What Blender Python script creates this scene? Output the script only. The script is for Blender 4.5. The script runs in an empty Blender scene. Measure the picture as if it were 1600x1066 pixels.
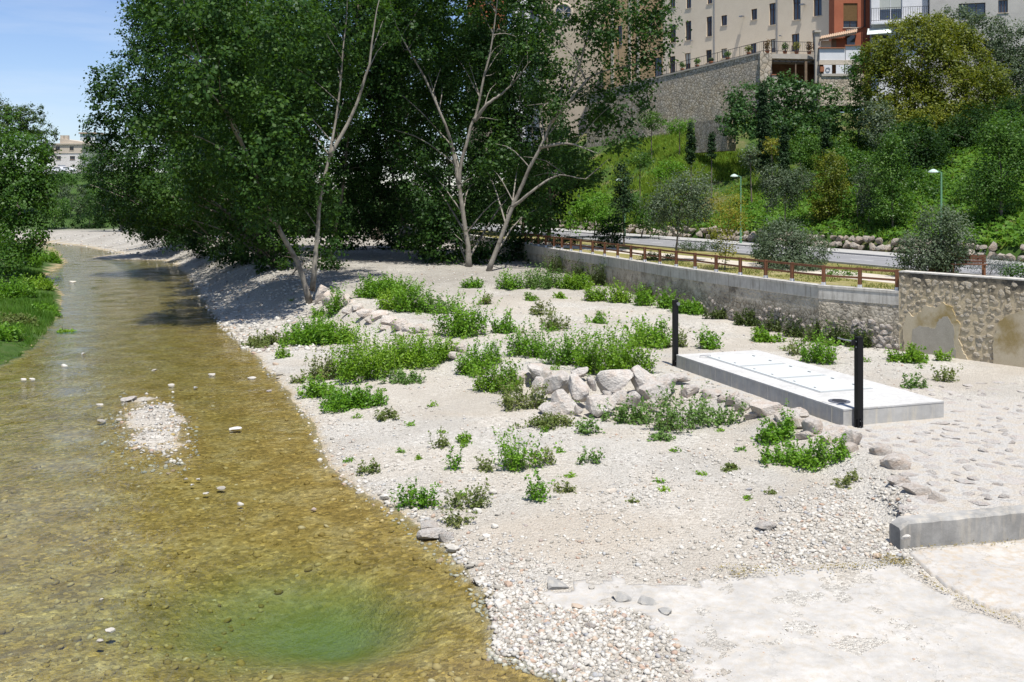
import bpy, math, random
import numpy as np
from mathutils import Vector, Matrix

# ------------------------------------------------------------------ camera, sky, sun, exposure
SC = bpy.context.scene
COL = SC.collection
CAMZ = 8.5                      # camera on the bridge, metres above the water (z = 0)
F = 1556.0                      # focal length in pixels of the 1600 px wide photograph
HOR = 300.0                     # row of the horizon

cam_data = bpy.data.cameras.new("camera")
cam = bpy.data.objects.new("camera", cam_data)
COL.objects.link(cam)
cam.location = (0, 0, CAMZ)
cam.rotation_euler = (math.radians(90), 0, 0)
cam_data.sensor_width = 36.0
cam_data.lens = 35.0
cam_data.shift_y = -(533.0 - HOR) / 1600.0
cam_data.clip_end = 6000.0
SC.camera = cam

SUN_H = (0.11, -0.36)           # horizontal offset towards the sun per metre of height
SUN_EL = math.atan2(1.0, math.hypot(*SUN_H))
to_sun = Vector((SUN_H[0], SUN_H[1], 1.0)).normalized()

world = bpy.data.worlds.new("World")
SC.world = world
world.use_nodes = True
wt = world.node_tree
for n in list(wt.nodes):
    wt.nodes.remove(n)
w_out = wt.nodes.new("ShaderNodeOutputWorld")
w_bg = wt.nodes.new("ShaderNodeBackground")
w_sky = wt.nodes.new("ShaderNodeTexSky")
w_sky.sky_type = 'NISHITA'
w_sky.sun_disc = False
w_sky.sun_elevation = SUN_EL
w_sky.sun_rotation = math.atan2(SUN_H[0], SUN_H[1])
w_sky.altitude = 300
w_sky.air_density = 1.0
w_sky.dust_density = 0.35
w_sky.ozone_density = 3.0
# thin streaks of high cloud
w_tc = wt.nodes.new("ShaderNodeTexCoord")
w_map = wt.nodes.new("ShaderNodeMapping")
w_map.inputs['Scale'].default_value = (1.2, 1.2, 9.0)
w_map.inputs['Rotation'].default_value = (0.1, 0.06, 0.0)
w_noise = wt.nodes.new("ShaderNodeTexNoise")
w_noise.inputs['Scale'].default_value = 2.6
w_noise.inputs['Detail'].default_value = 6.0
w_noise.inputs['Roughness'].default_value = 0.55
w_ramp = wt.nodes.new("ShaderNodeValToRGB")
w_ramp.color_ramp.elements[0].position = 0.42
w_ramp.color_ramp.elements[0].color = (0, 0, 0, 1)
w_ramp.color_ramp.elements[1].position = 0.80
w_ramp.color_ramp.elements[1].color = (0.5, 0.5, 0.5, 1)
w_mix = wt.nodes.new("ShaderNodeMixRGB")
w_mix.inputs['Color2'].default_value = (6.5, 7.0, 7.8, 1)
wt.links.new(w_tc.outputs['Generated'], w_map.inputs['Vector'])
wt.links.new(w_map.outputs['Vector'], w_noise.inputs['Vector'])
wt.links.new(w_noise.outputs['Fac'], w_ramp.inputs['Fac'])
wt.links.new(w_ramp.outputs['Color'], w_mix.inputs['Fac'])
w_tint = wt.nodes.new("ShaderNodeMixRGB")
w_tint.blend_type = 'MULTIPLY'
w_tint.inputs['Fac'].default_value = 1.0
w_tint.inputs['Color2'].default_value = (0.98, 0.99, 1.13, 1)
wt.links.new(w_sky.outputs['Color'], w_tint.inputs['Color1'])
wt.links.new(w_tint.outputs['Color'], w_mix.inputs['Color1'])
wt.links.new(w_mix.outputs['Color'], w_bg.inputs['Color'])
w_bg.inputs['Strength'].default_value = 0.082
wt.links.new(w_bg.outputs['Background'], w_out.inputs['Surface'])

sun_data = bpy.data.lights.new("sun", 'SUN')
sun_data.energy = 4.4
sun_data.angle = math.radians(0.53)
sun_data.color = (1.0, 0.96, 0.90)
sun = bpy.data.objects.new("sun", sun_data)
COL.objects.link(sun)
sun.rotation_euler = to_sun.to_track_quat('Z', 'Y').to_euler()

SC.view_settings.view_transform = 'Standard'
SC.view_settings.look = 'None'
SC.view_settings.exposure = 0.68
SC.view_settings.gamma = 1.0
SC.view_settings.use_curve_mapping = False
SC.render.engine = 'CYCLES'
cy = SC.cycles
cy.max_bounces = 7
cy.diffuse_bounces = 3
cy.glossy_bounces = 3
cy.transmission_bounces = 4
cy.transparent_max_bounces = 8
cy.volume_bounces = 0
cy.use_denoising = True
cy.caustics_reflective = False
cy.caustics_refractive = False
cy.sample_clamp_indirect = 6.0

rng = np.random.default_rng(7)
random.seed(7)

# ------------------------------------------------------------------ helpers
def at_z(px, py, z):
    """point at height z that the photograph shows at (px, py)"""
    Y = F * (CAMZ - z) / (py - HOR)
    return np.array(((px - 800.0) / F * Y, Y, z))

def at_y(px, py, Y):
    return np.array(((px - 800.0) / F * Y, Y, CAMZ + (HOR - py) / F * Y))

def sstep(a, b, x):
    t = np.clip((x - a) / (b - a), 0, 1)
    return t * t * (3 - 2 * t)

_perm = np.random.default_rng(3).random((256, 256))
def vnoise(x, y):
    xi = np.floor(x).astype(int); yi = np.floor(y).astype(int)
    fx = x - xi; fy = y - yi
    fx = fx * fx * (3 - 2 * fx); fy = fy * fy * (3 - 2 * fy)
    g = lambda i, j: _perm[i & 255, j & 255]
    a = g(xi, yi) * (1 - fx) + g(xi + 1, yi) * fx
    b = g(xi, yi + 1) * (1 - fx) + g(xi + 1, yi + 1) * fx
    return (a * (1 - fy) + b * fy) * 2 - 1
def fbm(x, y, o=4):
    r = 0; a = 0.5
    for k in range(o):
        r = r + a * vnoise(x * 2 ** k + 17.3 * k, y * 2 ** k - 9.1 * k); a *= 0.5
    return r

def poly_dist(X, Y, pts):
    """distance to a polyline and side (positive to the right of its direction)"""
    best = np.full(np.shape(X), 1e9); side = np.zeros(np.shape(X)); perp = np.zeros(np.shape(X))
    for (x0, y0), (x1, y1) in zip(pts[:-1], pts[1:]):
        dx, dy = x1 - x0, y1 - y0
        L2 = dx * dx + dy * dy
        t = np.clip(((X - x0) * dx + (Y - y0) * dy) / L2, 0, 1)
        qx, qy = X - (x0 + t * dx), Y - (y0 + t * dy)
        d = np.sqrt(qx * qx + qy * qy)
        cr = ((X - x0) * dy - (Y - y0) * dx) / math.sqrt(L2)
        s = np.sign(cr)
        m = (d < best - 1e-7) | ((abs(d - best) <= 1e-7) & (abs(cr) > perp))
        best = np.where(m, d, best); side = np.where(m, s, side); perp = np.where(m, abs(cr), perp)
    return best * np.where(side == 0, 1, side)

def in_poly(X, Y, pts):
    c = np.zeros(np.shape(X), bool)
    n = len(pts)
    for i in range(n):
        x0, y0 = pts[i]; x1, y1 = pts[(i + 1) % n]
        if y0 == y1: continue
        cond = ((y0 > Y) != (y1 > Y)) & (X < (x1 - x0) * (Y - y0) / (y1 - y0) + x0)
        c ^= cond
    return c

# ---- meshes
class MB:
    """collects vertices and faces, builds ONE mesh object"""
    def __init__(self):
        self.v = []; self.f = []; self.n = 0
    def add(self, verts, faces):
        verts = np.asarray(verts, float).reshape(-1, 3)
        for f in faces:
            self.f.append([i + self.n for i in f])
        self.v.append(verts); self.n += len(verts)
        return self
    def box(self, c, s, M=None, rz=0.0):
        x, y, z = np.array(s) / 2.0
        p = np.array([(-x,-y,-z),(x,-y,-z),(x,y,-z),(-x,y,-z),(-x,-y,z),(x,-y,z),(x,y,z),(-x,y,z)])
        if rz:
            ca, sa = math.cos(rz), math.sin(rz)
            p = np.c_[p[:,0]*ca - p[:,1]*sa, p[:,0]*sa + p[:,1]*ca, p[:,2]]
        p = p + np.array(c)
        if M is not None:
            p = M(p)
        return self.add(p, [(0,3,2,1),(4,5,6,7),(0,1,5,4),(1,2,6,5),(2,3,7,6),(3,0,4,7)])
    def bar(self, a, b, w, h=None):
        """square bar from a to b"""
        h = h or w
        a = np.array(a, float); b = np.array(b, float)
        d = b - a; d /= np.linalg.norm(d)
        up = np.array((0, 0, 1.0)) if abs(d[2]) < .95 else np.array((0, 1.0, 0))
        s = np.cross(d, up); s /= np.linalg.norm(s); u = np.cross(s, d)
        q = [(-1,-1),(1,-1),(1,1),(-1,1)]
        p = [a + s*w/2*i + u*h/2*j for i, j in q] + [b + s*w/2*i + u*h/2*j for i, j in q]
        return self.add(p, [(0,1,2,3),(7,6,5,4),(0,4,5,1),(1,5,6,2),(2,6,7,3),(3,7,4,0)])
    def tube(self, path, radii, sides=8, cap=True):
        path = np.asarray(path, float); n = len(path)
        radii = np.broadcast_to(np.asarray(radii, float), (n,))
        t = np.gradient(path, axis=0)
        t /= np.linalg.norm(t, axis=1)[:, None] + 1e-9
        ref = np.array((0.3, 0.9, 0.1)); ref /= np.linalg.norm(ref)
        s = np.cross(t, ref); s /= np.linalg.norm(s, axis=1)[:, None] + 1e-9
        u = np.cross(t, s)
        a = np.arange(sides) * 2 * np.pi / sides
        ring = path[:, None, :] + radii[:, None, None] * (np.cos(a)[None, :, None] * s[:, None, :] + np.sin(a)[None, :, None] * u[:, None, :])
        faces = []
        for i in range(n - 1):
            for k in range(sides):
                k2 = (k + 1) % sides
                faces.append((i*sides + k, i*sides + k2, (i+1)*sides + k2, (i+1)*sides + k))
        if cap:
            faces.append(tuple(range(sides))[::-1]); faces.append(tuple((n-1)*sides + k for k in range(sides)))
        return self.add(ring.reshape(-1, 3), faces)
    def lathe(self, c, prof, sides=14):
        """profile of (radius, z) about a vertical axis"""
        c = np.array(c, float)
        a = np.arange(sides) * 2 * np.pi / sides
        P = []
        for r, z in prof:
            for q in a: P.append(c + (r*math.cos(q), r*math.sin(q), z))
        fs = []
        for i in range(len(prof) - 1):
            for k in range(sides):
                k2 = (k + 1) % sides
                fs.append((i*sides + k, i*sides + k2, (i+1)*sides + k2, (i+1)*sides + k))
        fs.append(tuple(range(sides))[::-1]); fs.append(tuple((len(prof)-1)*sides + k for k in range(sides)))
        return self.add(P, fs)
    def prism(self, poly, z0, z1, M=None):
        """vertical prism over a plan polygon; z0, z1 numbers or lists"""
        n = len(poly)
        z0 = np.broadcast_to(z0, (n,)); z1 = np.broadcast_to(z1, (n,))
        P = [(x, y, z0[i]) for i, (x, y) in enumerate(poly)] + [(x, y, z1[i]) for i, (x, y) in enumerate(poly)]
        P = np.array(P, float)
        if M is not None: P = M(P)
        ar = sum(poly[i][0]*poly[(i+1)%n][1] - poly[(i+1)%n][0]*poly[i][1] for i in range(n))
        top = tuple(range(n, 2*n)); bot = tuple(range(n))[::-1]
        side = [(i, (i+1)%n, n + (i+1)%n, n + i) for i in range(n)]
        fs = [top, bot] + side
        if ar < 0: fs = [f[::-1] for f in fs]
        return self.add(P, fs)
    def build(self, name, m, parent=None, smooth=False):
        me = bpy.data.meshes.new(name)
        V = np.concatenate(self.v) if self.v else np.zeros((0, 3))
        me.from_pydata(V.tolist(), [], self.f)
        return link(name, me, m, parent, smooth)

def link(name, me, m, parent=None, smooth=False):
    if m is not None:
        me.materials.append(m)
    if smooth:
        me.polygons.foreach_set("use_smooth", np.ones(len(me.polygons), bool))
    me.update()
    o = bpy.data.objects.new(name, me)
    COL.objects.link(o)
    if parent is not None:
        o.parent = parent
        o.matrix_parent_inverse = Matrix.Translation(parent.location).inverted() if parent.type == 'EMPTY' else Matrix.Identity(4)
    return o

def fast_mesh(name, V, faces, m, parent=None, smooth=False):
    """V (n,3), faces (k,3) or (k,4) arrays"""
    V = np.ascontiguousarray(V, np.float32); faces = np.ascontiguousarray(faces, np.int32)
    k, s = faces.shape
    me = bpy.data.meshes.new(name)
    me.vertices.add(len(V)); me.vertices.foreach_set("co", V.ravel())
    me.loops.add(k * s); me.loops.foreach_set("vertex_index", faces.ravel())
    me.polygons.add(k)
    me.polygons.foreach_set("loop_start", np.arange(0, k * s, s, dtype=np.int32))
    me.polygons.foreach_set("loop_total", np.full(k, s, np.int32))
    me.update(calc_edges=True)
    return link(name, me, m, parent, smooth)

def tag(o, label=None, cat=None, group=None, kind=None):
    if label: o['label'] = label
    if cat: o['category'] = cat
    if group: o['group'] = group
    if kind: o['kind'] = kind
    return o

def empty(name, loc, label=None, cat=None, group=None):
    o = bpy.data.objects.new(name, None)
    o.empty_display_size = 0.2
    COL.objects.link(o)
    o.location = [float(c) for c in loc]
    return tag(o, label, cat, group)

def structure(o):
    o['kind'] = 'structure'
    return o

# ---- materials
class MT:
    def __init__(self, name):
        self.m = bpy.data.materials.new(name); self.m.use_nodes = True
        self.t = self.m.node_tree
        for n in list(self.t.nodes): self.t.nodes.remove(n)
        self.out = self.t.nodes.new("ShaderNodeOutputMaterial")
    def n(self, kind, props=None, **inp):
        nd = self.t.nodes.new("ShaderNode" + kind)
        for k, v in (props or {}).items(): setattr(nd, k, v)
        for k, v in inp.items():
            key = k.replace('_', ' ')
            sock = nd.inputs[int(k[1:])] if (k[0] == 'i' and k[1:].isdigit()) else nd.inputs[key]
            self.put(sock, v)
        return nd
    def put(self, sock, v):
        if isinstance(v, bpy.types.NodeSocket): self.t.links.new(v, sock)
        elif isinstance(v, bpy.types.Node): self.t.links.new(v.outputs[0], sock)
        elif isinstance(v, (tuple, list)) and len(v) == 3 and sock.type == 'RGBA': sock.default_value = (*v, 1)
        else: sock.default_value = v
    def coord(self, scale=1.0, kind='Object', stretch=None):
        tc = self.n("TexCoord")
        mp = self.n("Mapping", Vector=tc.outputs[kind])
        mp.inputs['Scale'].default_value = stretch or (scale,) * 3
        return mp
    def noise(self, scale, detail=4, rough=.55, vec=None, dist=0.0):
        nd = self.n("TexNoise", Scale=scale, Detail=detail, Roughness=rough, Distortion=dist)
        if vec is not None: self.put(nd.inputs['Vector'], vec)
        return nd
    def voro(self, scale, feature='F1', vec=None, rand=1.0):
        nd = self.n("TexVoronoi", {'feature': feature}, Scale=scale, Randomness=rand)
        if vec is not None: self.put(nd.inputs['Vector'], vec)
        return nd
    def ramp(self, fac, *stops, interp='LINEAR'):
        nd = self.n("ValToRGB", Fac=fac)
        cr = nd.color_ramp; cr.interpolation = interp
        while len(cr.elements) < len(stops): cr.elements.new(0.5)
        for e, (p, c) in zip(cr.elements, stops):
            e.position = p
            e.color = (c, c, c, 1) if isinstance(c, (int, float)) else (*c, 1)
        return nd
    def mix(self, fac, a, b, mode='MIX'):
        return self.n("MixRGB", {'blend_type': mode}, Fac=fac, Color1=a, Color2=b)
    def math(self, op, a, b=0.0, clamp=False):
        return self.n("Math", {'operation': op, 'use_clamp': clamp}, i0=a, i1=b)
    def bump(self, h, strength=.5, dist=.02, normal=None):
        nd = self.n("Bump", Height=h, Strength=strength, Distance=dist)
        if normal is not None: self.put(nd.inputs['Normal'], normal)
        return nd
    def attr(self, name):
        return self.n("Attribute", {'attribute_name': name})
    def pbsdf(self, col, rough=.8, spec=.3, normal=None, metal=0.0, **kw):
        nd = self.n("BsdfPrincipled", Roughness=rough, Metallic=metal)
        self.put(nd.inputs['Base Color'], col)
        nd.inputs['Specular IOR Level'].default_value = spec
        if normal is not None: self.put(nd.inputs['Normal'], normal)
        return nd
    def done(self, sh):
        self.put(self.out.inputs['Surface'], sh)
        return self.m

def rough_mat(name, a, b, scale=3.0, bump=.3, bd=.01, rough=.85, fine=40.0, c=None, spec=.25):
    """two-tone weathered surface with fine grain"""
    t = MT(name); co = t.coord()
    n1 = t.noise(scale, 6, .6, co); n2 = t.noise(fine, 3, .6, co)
    col = t.mix(t.ramp(n1.outputs['Fac'], (.32, 0.0), (.68, 1.0)), a, b)
    if c is not None:
        n3 = t.noise(scale * .37, 5, .65, co)
        col = t.mix(t.ramp(n3.outputs['Fac'], (.52, 0.0), (.66, 1.0)), col, c)
    col = t.mix(.35, col, t.ramp(n2.outputs['Fac'], (.25, .35), (.75, 1.0)), 'MULTIPLY')
    hgt = t.math('ADD', n1.outputs['Fac'], t.math('MULTIPLY', n2.outputs['Fac'], .5))
    return t.done(t.pbsdf(col, rough, spec, t.bump(hgt, bump, bd)))

def plain(name, col, rough=.6, spec=.4, metal=0.0, var=.12):
    t = MT(name); n1 = t.noise(6.0, 4, .6, t.coord())
    c2 = tuple(x * (1 - var * 2) for x in col)
    return t.done(t.pbsdf(t.mix(n1.outputs['Fac'], c2, col), rough, spec, None, metal))

def leaf_mat(name, c_dark, c_mid, c_light, rough=.55, transl=.28, spec=.2, tcol=None):
    t = MT(name)
    g = t.n("NewGeometry")
    oi = t.n("ObjectInfo")
    big = t.noise(.55, 3, .6, t.coord())
    f = t.math('ADD', t.math('ADD', .22, t.math('MULTIPLY', g.outputs['Random Per Island'], .5)), t.math('MULTIPLY', t.math('SUBTRACT', big.outputs['Fac'], .5), 1.7))
    f = t.math('ADD', f, t.math('MULTIPLY', t.math('SUBTRACT', oi.outputs['Random'], .5), .2), True)
    col = t.ramp(f, (.05, c_dark), (.5, c_mid), (.95, c_light))
    p = t.pbsdf(col, rough, spec)
    tc = tcol or tuple(min(1, x * k) for x, k in zip(c_light, (1.5, 1.7, .8)))
    tr = t.n("BsdfTranslucent", Color=tc)
    return t.done(t.n("MixShader", Fac=transl, i1=p, i2=tr))

# ---- foliage
def leaf_quads(P, size, N=None, aspect=.8, droop=0.0, fold=.18, rg=rng):
    """one folded diamond leaf per point; N: preferred normals"""
    n = len(P)
    nr = rg.normal(size=(n, 3))
    if N is not None: nr = nr * .55 + N
    nr /= np.linalg.norm(nr, axis=1)[:, None] + 1e-9
    a = rg.normal(size=(n, 3)); a[:, 2] -= droop
    a -= (a * nr).sum(1)[:, None] * nr
    a /= np.linalg.norm(a, axis=1)[:, None] + 1e-9
    b = np.cross(nr, a)
    s = (np.asarray(size) * (0.65 + .7 * rg.random(n)))[:, None] if np.ndim(size) == 0 else (size * (0.65 + .7 * rg.random(n)))[:, None]
    V = np.empty((n, 4, 3))
    V[:, 0] = P - a * s * .5
    V[:, 1] = P + b * s * .5 * aspect - nr * s * fold * .5 + a * s * -.08
    V[:, 2] = P + a * s * .5
    V[:, 3] = P - b * s * .5 * aspect - nr * s * fold * .5 + a * s * -.08
    return V.reshape(-1, 3)

def quads_of(nq):
    return np.arange(nq * 4, dtype=np.int32).reshape(-1, 4)

# ------------------------------------------------------------------ the lie of the land
RIGHT_SHORE = [(4,-40),(4,0),(3.5,12),(1.13,17.3),(-.35,18.3),(-.27,19.3),(-.39,20.3),(-.74,21.5),(-1.33,23),(-2.6,25.6),(-3.5,27.1),
    (-5.6,30.9),(-7.2,36.3),(-9.4,42.1),(-13.3,51.9),(-18,62.4),(-23.2,75.6),(-31.7,98),(-41,121),(-54.6,139),(-67.6,157),(-84,174),(-130,182),(-260,186)]
LEFT_SHORE = [(-25,-40),(-25,30),(-25.2,49),(-26,53.5),(-32,70.3),(-38,83.7),(-47,100),(-54.7,121),(-69,148.6),(-76.6,159),(-110,168),(-260,171)]
STEP_LINE = [(60,31),(20,25.2),(12,23.7),(9.0,23.0),(9.5,24.6),(10.1,26.5),(10.0,29.9),(9.3,31.5),(8.5,34.8),(7.26,37.6),(6.1,39.6),(4.07,39.6),
    (2.6,40.2),(.82,42.4),(-3.1,48.6),(-5.6,54.3),(-9.5,61.4),(-12.7,70.7),(-16.5,76),(-26,100),(-35,122),(-46,142),(-60,162),(-84,181),(-260,192)]
WALL_LINE = [(18.5,47.6),(15.6,50.6),(12.8,56.7),(10.15,63.3),(7.35,71.8),(5.15,78.1),(2.5,86),(.2,94),(-7,118),(-17,150)]     # promenade retaining wall
STONE_WALL = [(18.5,47.6),(22.3,42.8),(30.0,33.0)]
NV = np.array((.91, .415)); UV = np.array((-.415, .91))                              # across / along the road
PROM_Z = 3.7

def ground_h(X, Y, detail=True):
    X = np.asarray(X, float); Y = np.asarray(Y, float)
    dR = poly_dist(X, Y, RIGHT_SHORE)
    dL = poly_dist(X, Y, LEFT_SHORE)
    e = poly_dist(X, Y, STEP_LINE)
    wob = .35 * fbm(X * .5, Y * .5, 3)
    # dry side
    d = np.maximum(dR + wob, 0)
    low = .30 * (1 - np.exp(-d / 2.2)) + .14 * sstep(2, 12, d)
    up = np.interp(Y, [0, 50, 68, 100, 130, 150, 200], [.90, .92, 1.45, 2.5, 2.4, 1.5, 1.1])
    wd = .25 + 1.25 * sstep(23.5, 27, Y) + 5.0 * sstep(62, 76, Y)
    k = sstep(0, 1, (e + wob * (wd > 1) + wd - .15) / wd)
    zr = low + (up - low) * k
    zr = zr + (.10 * fbm(X * .45 + 5, Y * .45, 4) + .035 * fbm(X * 1.6, Y * 1.6, 3)) * sstep(.2, 2.0, d) * (1 - sstep(.5, 1.5, e) * (Y < 46) * (X > 6))
    zr = zr + .16 * np.exp(-(((X - 7.2) / 2.2) ** 2 + ((Y - 25.5) / 2.2) ** 2))
    # left bank
    l = np.maximum(-dL + wob * 1.5, 0)
    zl = .35 * (1 - np.exp(-l / .8)) + .4 * (1 - np.exp(-l / 5)) + .16 * np.maximum(l - 7, 0)
    zl = np.minimum(zl, 6) + .12 * fbm(X * .4, Y * .4, 3) * (l > .2)
    # bed
    b = np.minimum(np.maximum(-dR - wob, 0), np.maximum(dL - wob, 0))
    zb = -.04 * sstep(0, .4, b) - .07 * sstep(0, .5, dL - wob) * sstep(4, 2, dL) - (.10 - .06 * sstep(45, 80, Y)) * sstep(0, 5, b) + .035 * fbm(X * .8, Y * .8, 4) * sstep(.2, 2, b)
    zb = zb - .60 * sstep(0, 3.2, b + .5 * wob) * np.exp(-(((X + 3.4 + .15 * (Y - 20) + 1.2 * wob) / 2.5) ** 2 + ((Y - 20.6 + wob) / 1.9) ** 2))
    zb = zb - .20 * np.exp(-(((X + 5.0) / 4.5) ** 2 + ((Y - 20.5) / 3) ** 2))
    bar = ((X + 13.3 + .42 * (Y - 37.0)) / 1.35) ** 2 + ((Y - 37.0) / 5.4) ** 2
    zb = zb + .27 * np.exp(-bar * 1.3) * (1 + 1.2 * fbm(X * 1.1, Y * 1.1, 4))
    spit = ((X + 47) / 6) ** 2 + ((Y - 131) / 5) ** 2
    zb = zb + .5 * np.exp(-spit * 1.2)
    river = (dR + wob < 0) & (dL - wob > 0)
    z = np.where(river, zb, np.where(dR + wob >= 0, zr, zl))
    # far land climbs to the house on the left
    far = sstep(192, 285, Y + .15 * X + 15) * (1 - sstep(-60, -5, X)) * 13.0
    z = z + far
    if detail:
        z = z + .012 * fbm(X * 4, Y * 4, 3) * (Y < 60)
    return z

def ray_ground(px, py, up=0.0):
    """nearest ground point (lifted by up) that the photograph shows at (px, py)"""
    Yc = np.concatenate([np.arange(14, 60, .06), np.arange(60, 160, .2)])
    zr_ = CAMZ + (HOR - py) / F * Yc
    m = zr_ < ground_h((px - 800) / F * Yc, Yc) + up
    Y = Yc[int(np.argmax(m))] if m.any() else 150.0
    return np.array(((px - 800) / F * Y, Y, CAMZ + (HOR - py) / F * Y))

def gz(x, y):
    return float(ground_h(np.array([x]), np.array([y]))[0])

def grow(a, b, s0, g, smax):
    out = [a]; s = s0
    while abs(out[-1] - a) < abs(b - a):
        out.append(out[-1] + math.copysign(s, b - a)); s = min(s * g, smax)
    return out[1:]

def zone(X, Y, Z):
    dR = poly_dist(X, Y, RIGHT_SHORE); dL = poly_dist(X, Y, LEFT_SHORE); e = poly_dist(X, Y, STEP_LINE)
    n = fbm(X * .6, Y * .6, 4)
    bed = sstep(.03, -.03, Z)
    grass = sstep(1.0, 0.2, dL + .5 * n) * (Z > -.06) + (sstep(186, 200, Y + 6 * n) * (X < 0))
    bed = bed * (1 - .95 * np.clip(grass, 0, 1) * (dL < 1))
    tan = np.exp(-(((X - 1.6) / 3.6) ** 2 + ((Y - 24 - .1 * X) / 1.9) ** 2) ** 1.5) * (1 + n)
    tan = np.maximum(tan, .9 * np.exp(-(((X + 1.6) / 3.0) ** 2 + ((Y - 36.2 + .25 * X) / .55) ** 2)))
    tan = np.maximum(tan, sstep(-.05, .25, n) * .5)
    tan = np.maximum(tan, .55 * sstep(.05, .3, fbm(X * .22 + 9, Y * .35, 3)))
    mort = sstep(.1, .5, e) * sstep(36.5, 34.0, Y - .25 * (X - 14)) * (X > 8.4)
    mort = np.maximum(mort, sstep(1.3, .5, poly_dist(X, Y, [(11.0, 31.6), (6.6, 44)]) * -1 + .2) * (e > -1.4) * (Y > 31) * (Y < 43.5) * (X < 12) * (X > 6.2))
    soil = sstep(64, 76, Y + 3 * n + .35 * (X + 14) * (X < -14)) * sstep(.3, 1.5, dR) * np.clip(.95 + .8 * n, 0, 1)  # bank under the poplars: litter soil plus tree shade painted into the ground
    return bed, np.clip(grass, 0, 1), np.clip(tan, 0, 1), np.clip(mort, 0, 1), np.clip(soil, 0, 1)

gx = sorted(grow(-30, -900, .3, 1.055, 40)) + list(np.arange(-30, 22.01, .30)) + grow(22, 600, .3, 1.07, 40)
gy = list(np.arange(-60, 11, 4.0))
yy = 12.0
while yy < 300:
    gy.append(yy); yy += max(.17, .0078 * yy)
gy += grow(yy, 2500, 4, 1.12, 200)
gx = np.array(gx); gy = np.array(gy)
GX, GY = np.meshgrid(gx, gy)
GZ = ground_h(GX, GY)
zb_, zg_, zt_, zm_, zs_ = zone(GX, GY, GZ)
# the sheet runs on low under the promenade and the hill
nq = GX * NV[0] + GY * NV[1]
wl = poly_dist(GX, GY, STONE_WALL[::-1] + WALL_LINE[1:])
GZ = np.where((wl > .4) & (GY > 25), np.minimum(GZ, 1.0), GZ)
GZ = np.where((wl > 30) & (GY > 60), -2.0, GZ)


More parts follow.
